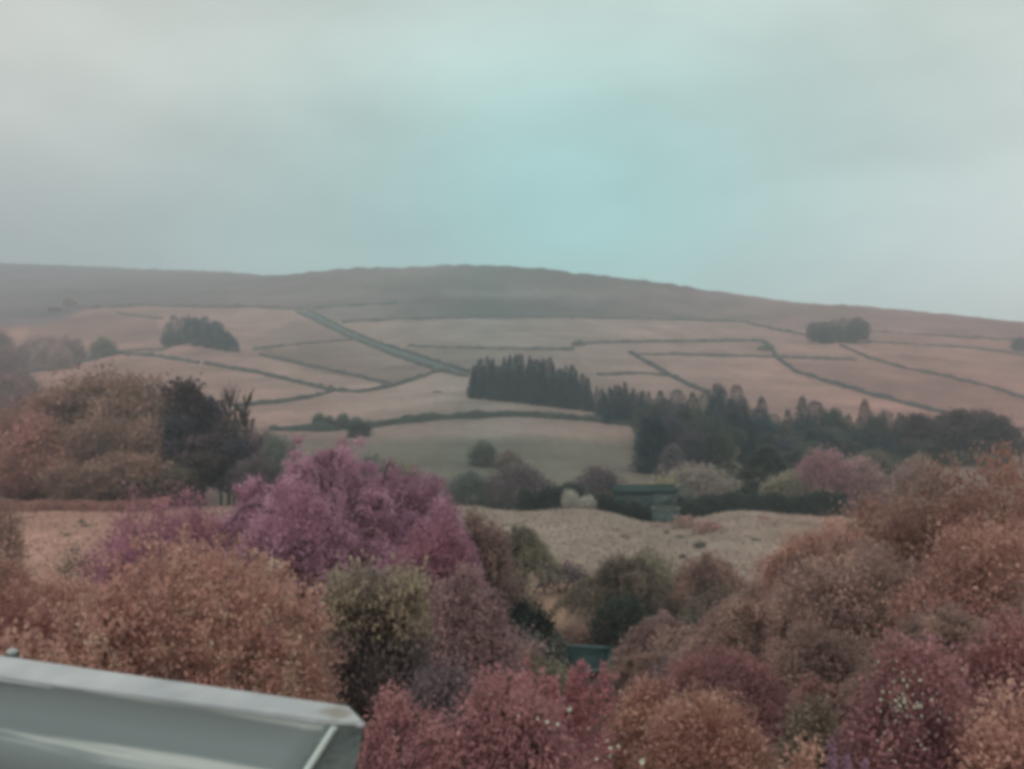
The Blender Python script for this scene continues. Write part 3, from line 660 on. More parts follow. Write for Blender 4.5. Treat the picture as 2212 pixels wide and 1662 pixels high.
# conifers carrying on to the right, down into the valley
G = "conifers between plantation and valley wood"
for px, yb, yt in [(1322,900,842),(1336,902,832),(1350,905,826),(1368,908,840),(1384,912,846)]:
    far_tree("hillside_conifer", "slim conifer linking the plantation to the valley wood", "spruce", rnd.randrange(4), px, yb, yt, 28, "conifer", G)
G = "conifers massed in the valley wood"
wood_x = [1385, 1420, 1450, 1490, 1515, 1540, 1570, 1600, 1625, 1650, 1690, 1730, 1780, 1830, 1870, 1900, 1950]
wood_y = [868, 835, 840, 838, 862, 830, 834, 842, 872, 885, 895, 885, 888, 905, 900, 915, 905]
for row, (Y0, n_) in enumerate([(290, 17), (262, 17), (235, 17), (208, 15)]):
    for k in range(n_):
        px = 1395 + k * 34 + rnd.uniform(-9, 9) + row * 9
        if px > 1985: continue
        top = np.interp(px, wood_x, wood_y) + row * 24 + rnd.uniform(-3, 16)
        mm = rnd.choice(["conifer", "conifer", "conifer_green", "conifer_violet"] if px < 1640 else ["conifer_green", "conifer_green", "conifer", "grey_green"])
        kd = rnd.choice([("spruce", 4), ("bluntspruce", 3), ("bluntspruce", 3)])
        shape = "pointed" if kd[0] == "spruce" else "blunt headed"
        tone_ = {"conifer": "blue grey", "conifer_green": "dull green", "conifer_violet": "violet grey", "grey_green": "grey green"}[mm]
        rown = ("in the topmost row", "in the upper middle", "in the lower middle", "at the lower edge")[row]
        plant("wood_conifer", f"{shape} {tone_} conifer massed {rown} of the valley wood", "tree", kd[0], rnd.randrange(kd[1]), px, Y0 + rnd.uniform(-8, 8), top, 50 + row * 7, mm, G)
for lab, px, Y, yt, w, mm, kd, v in [
    ("pointed dark conifer standing alone beside the pale bright field", 1645, 268, 858, 60, "conifer", "spruce", 2),
    ("sharp dark spire in the valley wood, left of its blunter twin", 1733, 258, 857, 56, "conifer", "spruce", 0),
    ("blunter dark conifer right beside the sharp spire", 1762, 262, 868, 56, "conifer", "bluntspruce", 0),
    ("lone dark conical tree above the olive trees by the pine row", 1868, 262, 864, 60, "pine_dark", "spruce", 2),
    ("dark conifer with rounded head near the start of the pine row", 1915, 255, 888, 50, "pine_dark", "bluntspruce", 1),
    ("tallest conifer at the diagonal wall's foot", 1550, 285, 829, 44, "conifer", "bluntspruce", 2),
    ("second tall conifer at the diagonal wall's foot", 1592, 283, 833, 44, "conifer_violet", "bluntspruce", 0),
    ("bluish violet conifer hanging over the pale tan bush", 1512, 205, 915, 66, "conifer_violet", "bluntspruce", 1),
    ("yellow green tree in front of the valley wood", 1562, 200, 935, 62, "olive", "bluntspruce", 0),
    ("broad dark green cone of a tree above the dark hedge", 1655, 165, 965, 170, "conifer_green", "spruce", 2),
    ("dark green tree at the left end of the valley wood over the shed", 1410, 205, 900, 80, "conifer", "bluntspruce", 2),
    ("mauve grey tree beside the dark green tree over the shed", 1452, 190, 960, 60, "violet_brown", "bluntspruce", 1)]:
    plant("valley_tree", lab, "tree", kd, v, px, Y, yt, w, mm)
G = "dark round headed trees of the valley wood"
for k in range(26):
    px = 1395 + k * 25 + rnd.uniform(-8, 8); Y0 = rnd.uniform(196, 262)
    top = np.interp(px, wood_x, wood_y) + 16 + (262 - Y0) * .9 + rnd.uniform(-6, 14)
    plant("wood_tree", ("feathery dark broadleaf tree" if k % 2 == 0 else "dense blunt conifer") + (" at the shed end" if px < 1560 else " above the olive trees" if px < 1800 else " towards the pine row") + " of the valley wood", "tree", ("broad", "bluntspruce")[k % 2], k % 3, px, Y0, top, 74, rnd.choice(["conifer", "conifer_green", "conifer_violet"]), G)
for k in range(9):
    px = 1305 + k * 12
    plant("hillside_conifer", "slim conifer linking the plantation to the valley wood", "tree", "spruce", k % 4, px, 292 - (k % 2) * 8, np.interp(px, [1300, 1345, 1375, 1400], [838, 824, 845, 836]) + rnd.uniform(2, 14), 30, "conifer", "conifers between plantation and valley wood")
# pine row with trunks showing
for k, (px, yt, w) in enumerate([(1702,886,50),(1800,884,56),(1832,896,52),(1895,892,50),(1945,893,54),(1975,900,50)]):
    plant("wood_conifer", "ragged conifer filling the belt between the sharp spire and the pine row", "tree", ("spruce", "broad")[k % 2], k % 3, px, 256, yt, w, "conifer_green", "belt conifers right of the spires")
G = "pines of the far right pine row"
for k, (px, yt, w) in enumerate([(1982,895,56),(2010,900,58),(2040,893,62),(2072,887,60),(2100,890,62),(2128,886,64),(2155,900,62),(2178,915,56),(2205,945,50)]):
    lab = {8: "lowest outermost pine of the pine row by the photo's edge", 0: "first pine of the row next to the valley wood"}.get(k, "tall dark pine with trunk showing in the pine row")
    plant("pine_tree", lab, "tree", "pine", k % 3, px, 232 + (k % 3) * 7, yt, w + 14, "pine_dark", G)
for k in range(7):
    plant("pine_tree", "rounded dark pine standing in the back of the pine row", "tree", "broad", (k + 1) % 3, 1970 + k * 33, 252 + (k % 2) * 9, 900 + rnd.uniform(-6, 16), 66, "pine_dark", G)
# valley-floor trees in front of the wood
for lab, kd, v, px, Y, yt, w, mm in [
    ("dusty pink spreading tree in front of the dark valley wood", "round", 2, 1778, 150, 970, 128, "pink_tree"),
    ("grey tree with pinkish rim tucked beside the dusty pink tree", "round", 1, 1862, 152, 988, 100, "mauve_brown"),
    ("olive grey round tree left of the dusty pink tree", "round", 0, 1702, 150, 1020, 120, "olive"),
    ("large pale tan rounded bush beside the green shed", "round", 2, 1508, 148, 1003, 165, "pale_tan"),
    ("olive round tree above the pine row's foot", "round", 1, 1885, 190, 975, 90, "brown_olive"),
    ("dull brown tree below the pine row", "round", 0, 1985, 165, 985, 100, "brown"),
    ("dark violet bush mass standing in the rough field", "round", 2, 1122, 148, 1003, 135, "violet_brown"),
    ("smaller grey violet bush left of the dark violet mass", "round", 0, 1018, 152, 1018, 100, "grey_green"),
    ("dark green thorn bush on the slope above the violet mass", "round", 1, 1045, 205, 952, 66, "grey_green"),
    ("brownish bush right of the dark green thorn", "round", 0, 1100, 200, 972, 60, "brown_olive"),
    ("round violet grey bush above the two pale bushes", "round", 1, 1290, 158, 1008, 110, "violet_brown"),
    ("dark bush behind the two pale bushes", "round", 2, 1235, 150, 1042, 66, "dark_green"),
    ("low grey bush between violet mass and pale bushes", "round", 0, 1190, 155, 1040, 60, "grey_green"),
    ("olive round shrub standing at the top of the left walls", "round", 1, 222, 540, 728, 54, "olive"),
    ("dark bush in the shadow of the arching hedge above the magenta tree", "round", 0, 775, 268, 912, 50, "dark_green"),
    ("small dark bush alone in the pale field below the lane", "bush", 0, 945, 370, 846, 26, "brown_olive"),
    ("greenish bush on the wall end above the plantation", "bush", 1, 1250, 560, 735, 34, "grey_green"),
    ("dark thorn bush inside the hooked wall corner", "bush", 2, 1655, 560, 742, 36, "grey_green"),
    ("dark tree cut by the photo's right edge below the skyline", "round", 0, 2204, 610, 728, 34, "pine_dark")]:
    plant("round_tree" if kd == "round" else "bush", lab, "tree" if kd == "round" else "bush", kd, v, px, Y, yt, w, mm)
G = "purple bushes in the thicket at the left"
for k, (px, Y, yt, w) in enumerate([(60,540,734,40),(85,530,724,46),(112,520,726,46),(140,520,726,48),(165,520,730,44),(95,500,742,50),(130,495,744,50),(45,510,745,44)]):
    plant("thicket_bush", "purple brown bush in the thicket left of the olive shrub", "bush", "round", k % 3, px, Y, yt, w, "mauve_brown", G)
G = "dark trees at the left edge"
for k, (px, Y, yt, w) in enumerate([(4,520,716,60),(18,440,748,70),(5,400,770,90),(48,360,802,80),(12,320,812,96),(50,280,846,90)]):
    plant("edge_tree", "dim mauve tree in the wood cut by the left edge", "tree", "round", k % 3, px, Y, yt, w, "edge_wood", G)
G = "wispy shrubs on the arching hedge"
for px, yt, w in [(690,892,34),(712,898,30),(742,893,36),(770,900,30),(797,908,22)]:
    plant("wispy_shrub", "wispy grey shrub growing over the arching hedge's left part", "bush", "round", int(px) % 3, px, 285, yt, w, "grey_green", G)
plant("hill_tree", "tiny faint tree on the skyline spur above the left fields", "tree", "round", 0, 150, 820, 640, 26, "mauve_brown")
plant("hill_tree", "tiny wide bush below the faint spur tree", "bush", "round", 1, 118, 790, 662, 30, "mauve_brown")

# ------------------------------------------------------------------ the wood on the left, beyond the meadow
G = "russet trees of the left wood"
for k, (px, Y, yt, w) in enumerate([(60,96,905,220),(180,112,820,240),(270,108,850,220),(330,104,930,190),(120,100,930,240),(250,96,1000,200)]):
    plant("woodland_tree", "rounded russet tree merged into the big left wood", "tree", "round", k % 3, px, Y + 34, yt, w, "brown_wood" if k else "rose_wood", G, "bark_pale")
for k, (px, Y, yt, w, mm, lab) in enumerate([
    (215, 118, 806, 190, "brown_wood", "tall russet tree at the summit of the left wood"),
    (300, 112, 812, 170, "brown_wood", "russet tree with yellowish crown next to the dark pines"),
    (120, 110, 850, 190, "rose_wood", "rosy broad tree on the shoulder of the left wood"),
    (30, 100, 880, 200, "rose_wood", "rosy tree cut by the left edge in the wood"),
    (345, 100, 900, 160, "brown_wood", "russet tree leaning its crown against the dark pines"),
    (215, 98, 905, 190, "brown_wood", "lower russet tree in the middle of the left wood"),
    (90, 94, 950, 180, "rose_wood", "low rosy tree near the meadow at the left"),
    (285, 92, 980, 190, "brown_wood", "low russet tree at the wood's foot near the magenta shrub"),
    (10, 90, 985, 150, "rose_wood", "low rosy tree in the left wood's bottom corner"),
    (170, 90, 1000, 150, "brown_wood", "squat brown tree at the foot of the left wood"),
    (385, 92, 1000, 90, "brown_olive", "small olive brown tree in front of the pine trunks")]):
    plant("woodland_tree", lab, "tree", "broad", k % 3, px, Y + 34, yt, w, mm, G, "bark_pale")
for k, (px, yt, w, Y, lab) in enumerate([(400,824,80,104,"tallest dark pine of the stand beside the russet wood"),(440,842,80,108,"dark pine with rounded top second in the stand"),
        (478,905,84,106,"dark pine leaning out towards the bare trees"),(385,900,70,100,"shorter dark pine in front of the tallest one"),
        (432,930,84,99,"low dark pine with pale gaps between its trunks"),(505,950,80,100,"dark pine at the stand's right foot")]):
    plant("dark_pine", lab, "tree", "pine", k % 3, px, Y + 30, yt, w + 26, "conifer_violet" if k % 2 else "pine_dark", "dark pines beside the russet wood", "bark_pale")
for k, (px, yt, w, lab) in enumerate([(495,812,80,"bare twiggy tree rising behind the dark pines"),(530,826,80,"bare twiggy tree in front of the pale field and wall")]):
    plant("bare_tree", lab, "tree", "bare", k, px, 142, yt, w + 20, "bark")
for k, (px, yt, w, Y, mm, lab) in enumerate([(560,925,80,104,"violet_brown","dim dark tree below the end of the arching hedge"),(600,940,70,100,"grey_green","dim greenish tree behind the magenta tree's peak"),
        (545,985,90,96,"violet_brown","dark low tree between pines and magenta tree"),(800,985,110,110,"grey_green","grey green bush behind the magenta tree"),
        (875,1000,110,112,"olive","olive bush behind the magenta tree's right shoulder")]):
    plant("dim_tree", lab, "tree", "broad" if k < 3 else "round", k % 3, px, Y + 30, yt, w, mm)

# ------------------------------------------------------------------ dark hedge behind the meadow rim
def leafy_hedge(name, lab, pts, hgt, wid, leaf, m, seed, n):
    g = np.random.default_rng(seed); pts = np.array(pts, float); seg = np.linalg.norm(np.diff(pts, axis=0), axis=1); s = np.concatenate([[0], np.cumsum(seg)])
    q = g.uniform(0, s[-1], n); x = np.interp(q, s, pts[:, 0]); y = np.interp(q, s, pts[:, 1])
    a = g.uniform(0, np.pi, n); lump = 1 + .18 * nz(np.stack([x, y], 1), seed, .3)
    yy = y + np.cos(a) * wid / 2 * lump; zz = H(x, yy) + np.sin(a) * hgt * lump * np.sqrt(g.uniform(.35, 1, n))
    P = np.stack([x, yy, zz], 1); D = unit(g.normal(size=(n, 3)) + [0, 0, .5]); S = unit(np.cross(D, g.normal(size=(n, 3))))
    L = leaf * g.uniform(.7, 1.6, n); V, Q = leaf_quads(P, D, S, L, L * .6); c = V.mean(0); c[2] = V[:, 2].min()
    ov = unit(np.stack([0 * a, np.cos(a), np.sin(a)], 1) + g.normal(size=(n, 3)) * .4)
    me = mesh_np("hedge", V - c, Q, tint=np.repeat(np.clip(.45 + .2 * nz(P, seed, .5) + g.normal(size=n) * .12, 0, 1), 4), out=np.repeat(ov, 4, 0))
    thing("hedge", lab, "hedge", c, me=me, m=m)
def at(px, Y): return ((px - CX) / F * Y, Y)
leafy_hedge("hedge", "low dark hedge behind the meadow, left of the two pale bushes", [at(1120, 132), at(1180, 131), at(1235, 130)], 4.2, 3, .3, M["dark_green"], 401, 5000)
leafy_hedge("hedge", "thick dark hedge swelling behind the meadow right of the shed", [at(1448, 128), at(1500, 131), at(1600, 132), at(1700, 131), at(1825, 128)], 3.9, 4, .3, M["dark_green"], 402, 20000)
leafy_hedge("hedge", "dark greenery hugging the shed's foot behind the meadow", [at(1262, 131), at(1330, 130), at(1400, 127), at(1450, 126)], 3.2, 3, .3, M["dark_green"], 403, 8000)
leafy_hedge("hedge", "reddish brown low hedge line beyond the left meadow patch", [at(-20, 119), at(130, 119), at(260, 119), at(370, 119)], 1.3, 2.5, .25, M["rose_wood"], 404, 9000)
for px, yt, w, lab in [(1233,1058,40,"rounder pale bush standing left of its pale neighbour"), (1268,1068,44,"flatter pale bush right of the rounder pale one"), (1238,1094,14,"tiny pale tuft on the meadow rim below the pale bushes")]:
    plant("pale_bush", lab, "bush", "bush", int(px) % 3, px, 125, yt, w, "pale", leafname="foliage")

# ------------------------------------------------------------------ sheds
def bx(x0, x1, y0, y1, z0, z1):
    V = np.array([(x, y, z) for x in (x0, x1) for y in (y0, y1) for z in (z0, z1)], float)
    Q = np.array([(0, 1, 3, 2), (4, 6, 7, 5), (0, 4, 5, 1), (2, 3, 7, 6), (0, 2, 6, 4), (1, 5, 7, 3)]); return V, Q
def part(name, parent, boxes, m, **k): return obj(name, mesh_np(name, *join([bx(*b_) for b_ in boxes])), m, parent, **k)
teal = rough_mat("weathered green boards", (.042, .062, .060), 2.0, .2); teal_l = rough_mat("pale green sheet", (.070, .098, .094), 1.5, .18)
teal_d = rough_mat("dark green felt", (.030, .055, .055), 3, .3); dark_m = mat("dark opening", (.012, .016, .018), .6)[0]
Ys = 128.0; x0, z0 = (1392 - CX) / F * Ys, float(H((1392 - CX) / F * Ys, Ys))
hs = py2z(Ys, 1060) - z0
shed = thing("garden_building", "dark green low shed overgrown with creeper beyond the meadow rim", "shed", (x0, Ys, z0), math.radians(6))
part("wall", shed, [(-4.3, 4.3, -1.6, 1.6, -.5, hs)], teal)
V, Q = bx(-4.7, 4.7, -2.0, 2.0, 0, .16); V[:, 2] += hs + .003 + (V[:, 1] + 2) * .12
obj("roof", mesh_np("roof", V, Q), teal_d, shed)
part("wall_panel", shed, [(.9, 4.25, -1.68, -1.603, hs * .45, hs - .1)], teal_l)
wdw = part("window", shed, [(-2.6, -1.9, -1.66, -1.603, hs * .40, hs * .72)], dark_m)
part("frame", wdw, [(-2.7, -2.6, -1.7, -1.603, hs * .36, hs * .76), (-1.9, -1.8, -1.7, -1.603, hs * .36, hs * .76), (-2.6, -1.9, -1.7, -1.663, hs * .72, hs * .76)], teal)
part("door", shed, [(-.7, .3, -1.66, -1.603, -.3, hs * .8)], teal_d)
plant("roof_creeper", "yellow green shrub spilling over the shed's roof", "bush", "bush", 0, 1428, 131.5, 1028, 86, "yellow_green", leafname="foliage")
plant("roof_creeper", "greyish pink low shrub over the shed's left roof end", "bush", "bush", 1, 1352, 131.5, 1046, 60, "pale_tan", leafname="foliage")
plant("roof_creeper", "soft grey green shrub rising behind the shed's right end", "bush", "bush", 2, 1470, 132.5, 1032, 70, "grey_green", leafname="foliage")
# round tank below the shed
Yk = 122.5; xk = (1438 - CX) / F * Yk; zk = float(H(xk, Yk)); a = np.linspace(0, 2 * np.pi, 28, endpoint=False)
tank = thing("water_trough", "round pale rimmed tank in the dip below the shed", "trough", (xk, Yk, zk - .1))
def ring(r0, r1, z0_, z1_, n=28):
    a = np.linspace(0, 2 * np.pi, n, endpoint=False); c_, s_ = np.cos(a), np.sin(a)
    V = np.concatenate([np.column_stack([c_ * r, s_ * r, np.full(n, z)]) for r, z in ((r1, z0_), (r1, z1_), (r0, z1_), (r0, z0_))])
    Q = np.array([(k_ * n + i_, k_ * n + (i_ + 1) % n, ((k_ + 1) % 4) * n + (i_ + 1) % n, ((k_ + 1) % 4) * n + i_) for k_ in range(4) for i_ in range(n)]); return V, Q
obj("wall", mesh_np("tank_wall", *ring(1.75, 1.9, 0, 2.2)), teal_l, tank)
obj("rim", mesh_np("tank_rim", *ring(1.7, 2.05, 2.203, 2.35)), rough_mat("pale concrete", (.14, .15, .135), 3, .15), tank)
obj("water", mesh_np("tank_water", *ring(.02, 1.745, 1.9, 2.0)), mat("dark tank water", (.05, .09, .09), .1, .5)[0], tank)

# small green shed among the shrubs
Yg2 = 42.0; xs = (1270 - CX) / F * Yg2; zs = float(H(xs, Yg2)); ztop = py2z(Yg2, 1398)
sh = thing("garden_shed", "small teal green shed with framed dark roof among the shrubs", "shed", (xs, Yg2, zs), math.radians(-8))
hh = (py2z(Yg2 - .9, 1450) - zs)
part("wall", sh, [(-1.05, 1.05, -.75, .75, -.4, hh - .06)], dark_m)
def slope(bxs):
    V, Q = join([bx(*b_) for b_ in bxs]); V[:, 2] += hh + (V[:, 1] + .9) * .30; return V, Q
obj("roof", mesh_np("shed_roof", *slope([(-1.0, .92, -.86, .86, 0, .05)])), teal_d, sh)
for b_ in [(-1.2, 1.2, -.98, -.863, -.02, .09), (-1.2, 1.2, .863, .98, -.02, .09), (-1.2, -1.003, -.86, .86, -.02, .08), (.923, 1.2, -.86, .86, -.02, .08)]:
    obj("roof_edge", mesh_np("roof_edge", *slope([b_])), teal_l if b_[0] > .9 else rough_mat("green trim", (.085, .145, .142), 3, .2), sh)

# ------------------------------------------------------------------ meadow tufts and low bushes
for k, (px, py, w, mm, lab) in enumerate([
    (1530,1148,64,"wine","reddish low bush on the meadow slope below the dark hedge"), (1480,1140,60,"brown","flat brown scrub beside the reddish meadow bush"),
    (1470,1163,26,"grey_green","grey green tuft in the meadow's middle"), (1512,1183,34,"dark_green","flat dark tuft in the meadow, longest of the dark ones"),
    (1476,1206,20,"dark_green","small dark tuft lowest in the meadow"), (1650,1122,28,"wine","reddish tuft high on the meadow under the dark hedge"),
    (1632,1168,18,"grey_green","small grey tuft at the meadow's right part"), (1350,1162,26,"brown","brown tuft left in the meadow below the shed"),
    (1315,1160,18,"brown","smaller brown tuft left of the other brown one"), (1418,1138,24,"brown","faint brown tuft high in the meadow below the tank"),
    (1440,1152,14,"grey_green","tiny grey tuft near the middle of the meadow"), (1560,1152,14,"grey_green","tiny grey tuft right of the reddish bush"),
    (145,1158,16,"dark_green","small dark tuft in the left meadow patch"), (176,1130,16,"grey_green","dark tuft high in the left meadow patch"),
    (160,1190,26,"grey_green","long low tuft at the foot of the left meadow patch"), (185,1138,18,"brown_olive","olive tuft at the right of the left meadow patch")]):
    x, Y, z = ground_at(px, py, 60)
    e = thing("meadow_bush", lab, "bush", (x, Y, z - .05), k * 1.3, "tufts and low bushes on the near meadow")
    c, _, W0, H0 = proto(("tuft", k % 3)); s_ = w / F * Y / W0
    obj("foliage", c, M[mm], e, scale=(s_, s_, s_ * .62))
# grass of the near meadow
g = np.random.default_rng(77); n = 26000
Yt = g.uniform(66, 124, n); pxt = g.uniform(-60, 2280, n); xt = (pxt - CX) / F * Yt; zt = H(xt, Yt)
P = np.stack([xt, Yt, zt - .02], 1); D = unit(g.normal(size=(n, 3)) * .5 + [0, 0, 1]); S = unit(np.cross(D, g.normal(size=(n, 3))))
L = g.uniform(.12, .34, n); V, Q = leaf_quads(P, D, S, L, L * .6)
cols_ = paint(xt, Yt, zt) * g.uniform(.84, 1.12, (n, 1)) * (1 - .25 * np.clip(nz(np.stack([xt, Yt], 1), 88, .35), 0, 1))[:, None]
gmm, t, b = mat("meadow grass blades", rough=.9, spec=.05); at_ = t.nodes.new("ShaderNodeAttribute"); at_.attribute_name = "paint"; t.links.new(at_.outputs["Color"], b.inputs["Base Color"]); nv = t.nodes.new("ShaderNodeCombineXYZ"); nv.inputs[2].default_value = 1.0; nv.inputs[1].default_value = -.3; t.links.new(nv.outputs[0], b.inputs["Normal"])
obj("meadow_grass", mesh_np("meadow_grass", V, Q, cols=np.repeat(cols_, 4, 0)), gmm, kind="stuff", label="short bleached grass of the near meadow")

# ------------------------------------------------------------------ foreground shrubs and trees
def shrub(name, lab, cat, px, Y, yt, w, m, profile="dome", leaf=.08, ncl=1200, per=14, seed=1, depth=.9, lump=.2, spread=1.0, bright_top=False, stems=7, group=None, rot=0.0, leafname="foliage", zb=0, clumpy=.055, vert=0):
    x = (px - CX) / F * Y; z = float(H(x, Y)); h = py2z(Y, yt) - z; W = w / F * Y
    e = thing(name, lab, cat, (x, Y, z), rot, group)
    obj(leafname, crown_mesh(name + "_" + leafname, W, W * depth, h, profile, ncl, per, leaf, seed, lump, spread, 0, bright_top, clumpy, vert), M[m], e)
    obj("stems" if leafname == "foliage" else "trunk", stems_mesh(name + "_stems", W * .8, h * .95, stems, .05 * h ** .5, seed, leafname == "crown"), M["bark"], e)
    return e, W, h
def plume(name, lab, cat, px, Y, yt, w, m, nb, per, leaf, seed, arch=.5, thick=.05, depth=.9, tmin=.18, group=None):
    x = (px - CX) / F * Y; z = float(H(x, Y)); h = py2z(Y, yt) - z; W = w / F * Y
    e = thing(name, lab, cat, (x, Y, z), 0, group)
    f_, s_ = plume_mesh(name, W, W * depth, h, nb, per, leaf, seed, arch, thick, tmin)
    obj("foliage", f_, M[m], e); obj("branches", s_, M["bark"], e)
    return e, W, h

# magenta group
plume("magenta_tree", "large feathery magenta tree with arching plumes in the middle distance", "tree", 710, 40, 972, 560, "magenta", 240, 330, .11, 501, arch=.34, thick=.021)
plume("magenta_tree", "tallest upright magenta tree forming the peak above its feathery neighbour", "tree", 655, 44, 950, 250, "magenta", 70, 300, .11, 502, arch=.12, thick=.024)
plume("magenta_tree", "magenta tree with a spike at the right of the peak", "tree", 770, 45, 950, 150, "magenta", 40, 300, .11, 503, arch=.10, thick=.024)
plume("magenta_tree", "mauve arching tree fanning out towards the rough field", "tree", 890, 41, 1010, 300, "magenta", 110, 300, .11, 504, arch=.6, thick=.024)
plume("magenta_tree", "pinkish tufted tree at the left shoulder of the magenta group", "tree", 540, 42, 1035, 160, "magenta", 55, 260, .12, 505, arch=.15, thick=.03)
shrub("crimson_shrub", "crimson magenta shrub beside the left meadow patch", "bush", 320, 36, 1074, 290, "magenta_red", leaf=.12, ncl=1100, per=13, seed=506, lump=.25)
shrub("crimson_shrub", "crimson shrub joining the low one to the magenta trees", "bush", 425, 38, 1066, 220, "magenta_red", leaf=.12, ncl=900, per=13, seed=511, lump=.25)
shrub("crimson_shrub", "darker crimson shrub low between meadow patch and orange shrub", "bush", 262, 32, 1150, 120, "magenta_red", leaf=.11, ncl=500, per=12, seed=507, lump=.25)
plume("mauve_shrub", "mauve arching shrub below the magenta trees", "bush", 940, 33, 1130, 280, "magenta_red", 120, 230, .12, 508, arch=.7, thick=.04)
plume("mauve_shrub", "long drooping mauve brown shrub beside the flat topped hedge", "bush", 1000, 27, 1230, 250, "mauve_brown", 110, 260, .10, 509, arch=.95, thick=.04)
plume("mauve_shrub", "dim brown shrub with arching stems above the teal shed", "bush", 1040, 44, 1108, 170, "brown", 80, 200, .14, 510, arch=.5, thick=.05)
plume("magenta_tree", "pinkish mauve tree trailing down the slope at the right of the group", "tree", 930, 36, 1085, 260, "magenta", 110, 280, .11, 512, arch=.65, thick=.028)
plume("magenta_tree", "full magenta tree filling the front of the group", "tree", 640, 36, 1040, 330, "magenta", 130, 300, .11, 513, arch=.45, thick=.03)
# big orange shrub and its neighbours
shrub("orange_shrub", "huge rounded orange pink shrub above the grey parapet", "bush", 425, 15, 1184, 620, "orange", leaf=.07, ncl=1900, per=24, seed=520, lump=.10, spread=.72, depth=.8, clumpy=.06)
shrub("orange_shrub", "lower orange shrub spreading left from the huge rounded one", "bush", 215, 14.5, 1290, 260, "orange", leaf=.07, ncl=800, per=22, seed=521, lump=.18, spread=.72, clumpy=.06)
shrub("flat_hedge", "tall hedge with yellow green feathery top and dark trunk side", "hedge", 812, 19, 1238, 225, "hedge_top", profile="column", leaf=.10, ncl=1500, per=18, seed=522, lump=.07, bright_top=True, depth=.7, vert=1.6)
shrub("left_shrub", "rose brown shrub at the left edge above the parapet", "bush", 50, 18, 1258, 190, "rose_wood", leaf=.09, ncl=800, per=12, seed=523)
shrub("left_shrub", "dull brown shrub in the gap behind the orange shrub's left side", "bush", 120, 24, 1240, 190, "orange_dull", leaf=.10, ncl=800, per=12, seed=524, lump=.3)
shrub("left_shrub", "brown tangled shrub at the left edge below the meadow patch", "bush", 5, 30, 1190, 170, "orange_dull", leaf=.11, ncl=700, per=12, seed=525, lump=.3)
shrub("left_shrub", "dark brown shrub cut by the left edge beside the meadow patch", "bush", -5, 60, 1085, 120, "brown_wood", leaf=.16, ncl=500, per=12, seed=526)
shrub("left_shrub", "grey green low shrub under the left meadow patch", "bush", 175, 40, 1196, 130, "brown_olive", leaf=.12, ncl=300, per=12, seed=527)
shrub("left_shrub", "reddish brown shrub low by the parapet's coping", "bush", 40, 11, 1352, 240, "orange_dull", leaf=.08, ncl=600, per=12, seed=528)
# shrubs in the middle
mid = [
    ("wispy tan shrub on the meadow's lower edge, left part", 1120, 62, 1135, 150, "olive", .16, 500),
    ("grey brown thorn bush with dark heart in the meadow's lower edge", 1350, 50, 1205, 250, "brown_olive", .16, 800),
    ("pale olive wispy bush at the meadow's lower edge", 1405, 60, 1180, 120, "olive", .16, 380),
    ("small dark brown bush beside the bare orange earth", 1215, 66, 1212, 110, "violet_brown", .15, 260),
    ("brown bush right of the wispy olive one", 1540, 50, 1200, 190, "brown", .16, 600),
    ("dark green bush standing left of the teal shed", 1135, 40, 1300, 150, "dark_green", .13, 700),
    ("grey green bush above the dark green one", 1085, 46, 1235, 110, "grey_green", .14, 400),
    ("dark grey green bush right above the teal shed", 1350, 44, 1290, 150, "dark_green", .11, 500),
    ("small brown bush tucked behind the teal shed", 1260, 47, 1345, 100, "brown", .13, 260),
    ("mauve brown bush right of the teal shed", 1440, 38, 1330, 190, "mauve_brown", .12, 700),
    ("olive tan bush in the middle, sunlit looking top", 1560, 40, 1270, 200, "brown_olive", .13, 700),
    ("dark brown undergrowth bush between teal shed and wine dome", 1400, 33, 1415, 190, "brown", .11, 500),
]
for k, (lab, px, Y, yt, w, mm, lf, nc) in enumerate(mid):
    if k in (0, 1, 4, 6, 9, 11):
        plume("shrub", lab, "bush", px, Y, yt, w * 1.1, mm, 110, 200, lf * .8, 540 + k, arch=.5, thick=.045, group="shrubs below the meadow"); continue
    shrub("shrub", lab, "bush", px, Y, yt, w, mm, leaf=lf, ncl=nc, per=12, seed=540 + k, lump=.28, group="shrubs below the meadow")
gq = random.Random(21)
for k in range(30):
    px = gq.uniform(960, 1780); Y = gq.uniform(30, 58) if px > 1250 or px < 1120 else gq.uniform(30, 40)
    if 1170 < px < 1380 and Y < 56: px += 240
    x = (px - CX) / F * Y; yt = CY - F * (float(H(x, Y)) + gq.uniform(1.6, 3.0)) / Y
    tone_u, word = gq.choice([("brown", "brown"), ("mauve_brown", "mauve"), ("brown_olive", "olive brown"), ("violet_brown", "violet brown"), ("olive", "olive"), ("grey_green", "grey green")])
    where = "left of the small teal shed" if px < 1250 else "between the teal shed and the meadow" if px < 1500 else "beyond the wine coloured dome shrub"
    shrub("undergrowth_shrub", f"{word} shrub in the tangled undergrowth {where}", "bush", px, Y, yt, gq.uniform(2.6, 4.2) / Y * F,
          tone_u, leaf=.12, ncl=260, per=12, seed=700 + k, lump=.35, stems=4, group="undergrowth shrubs around the small shed")
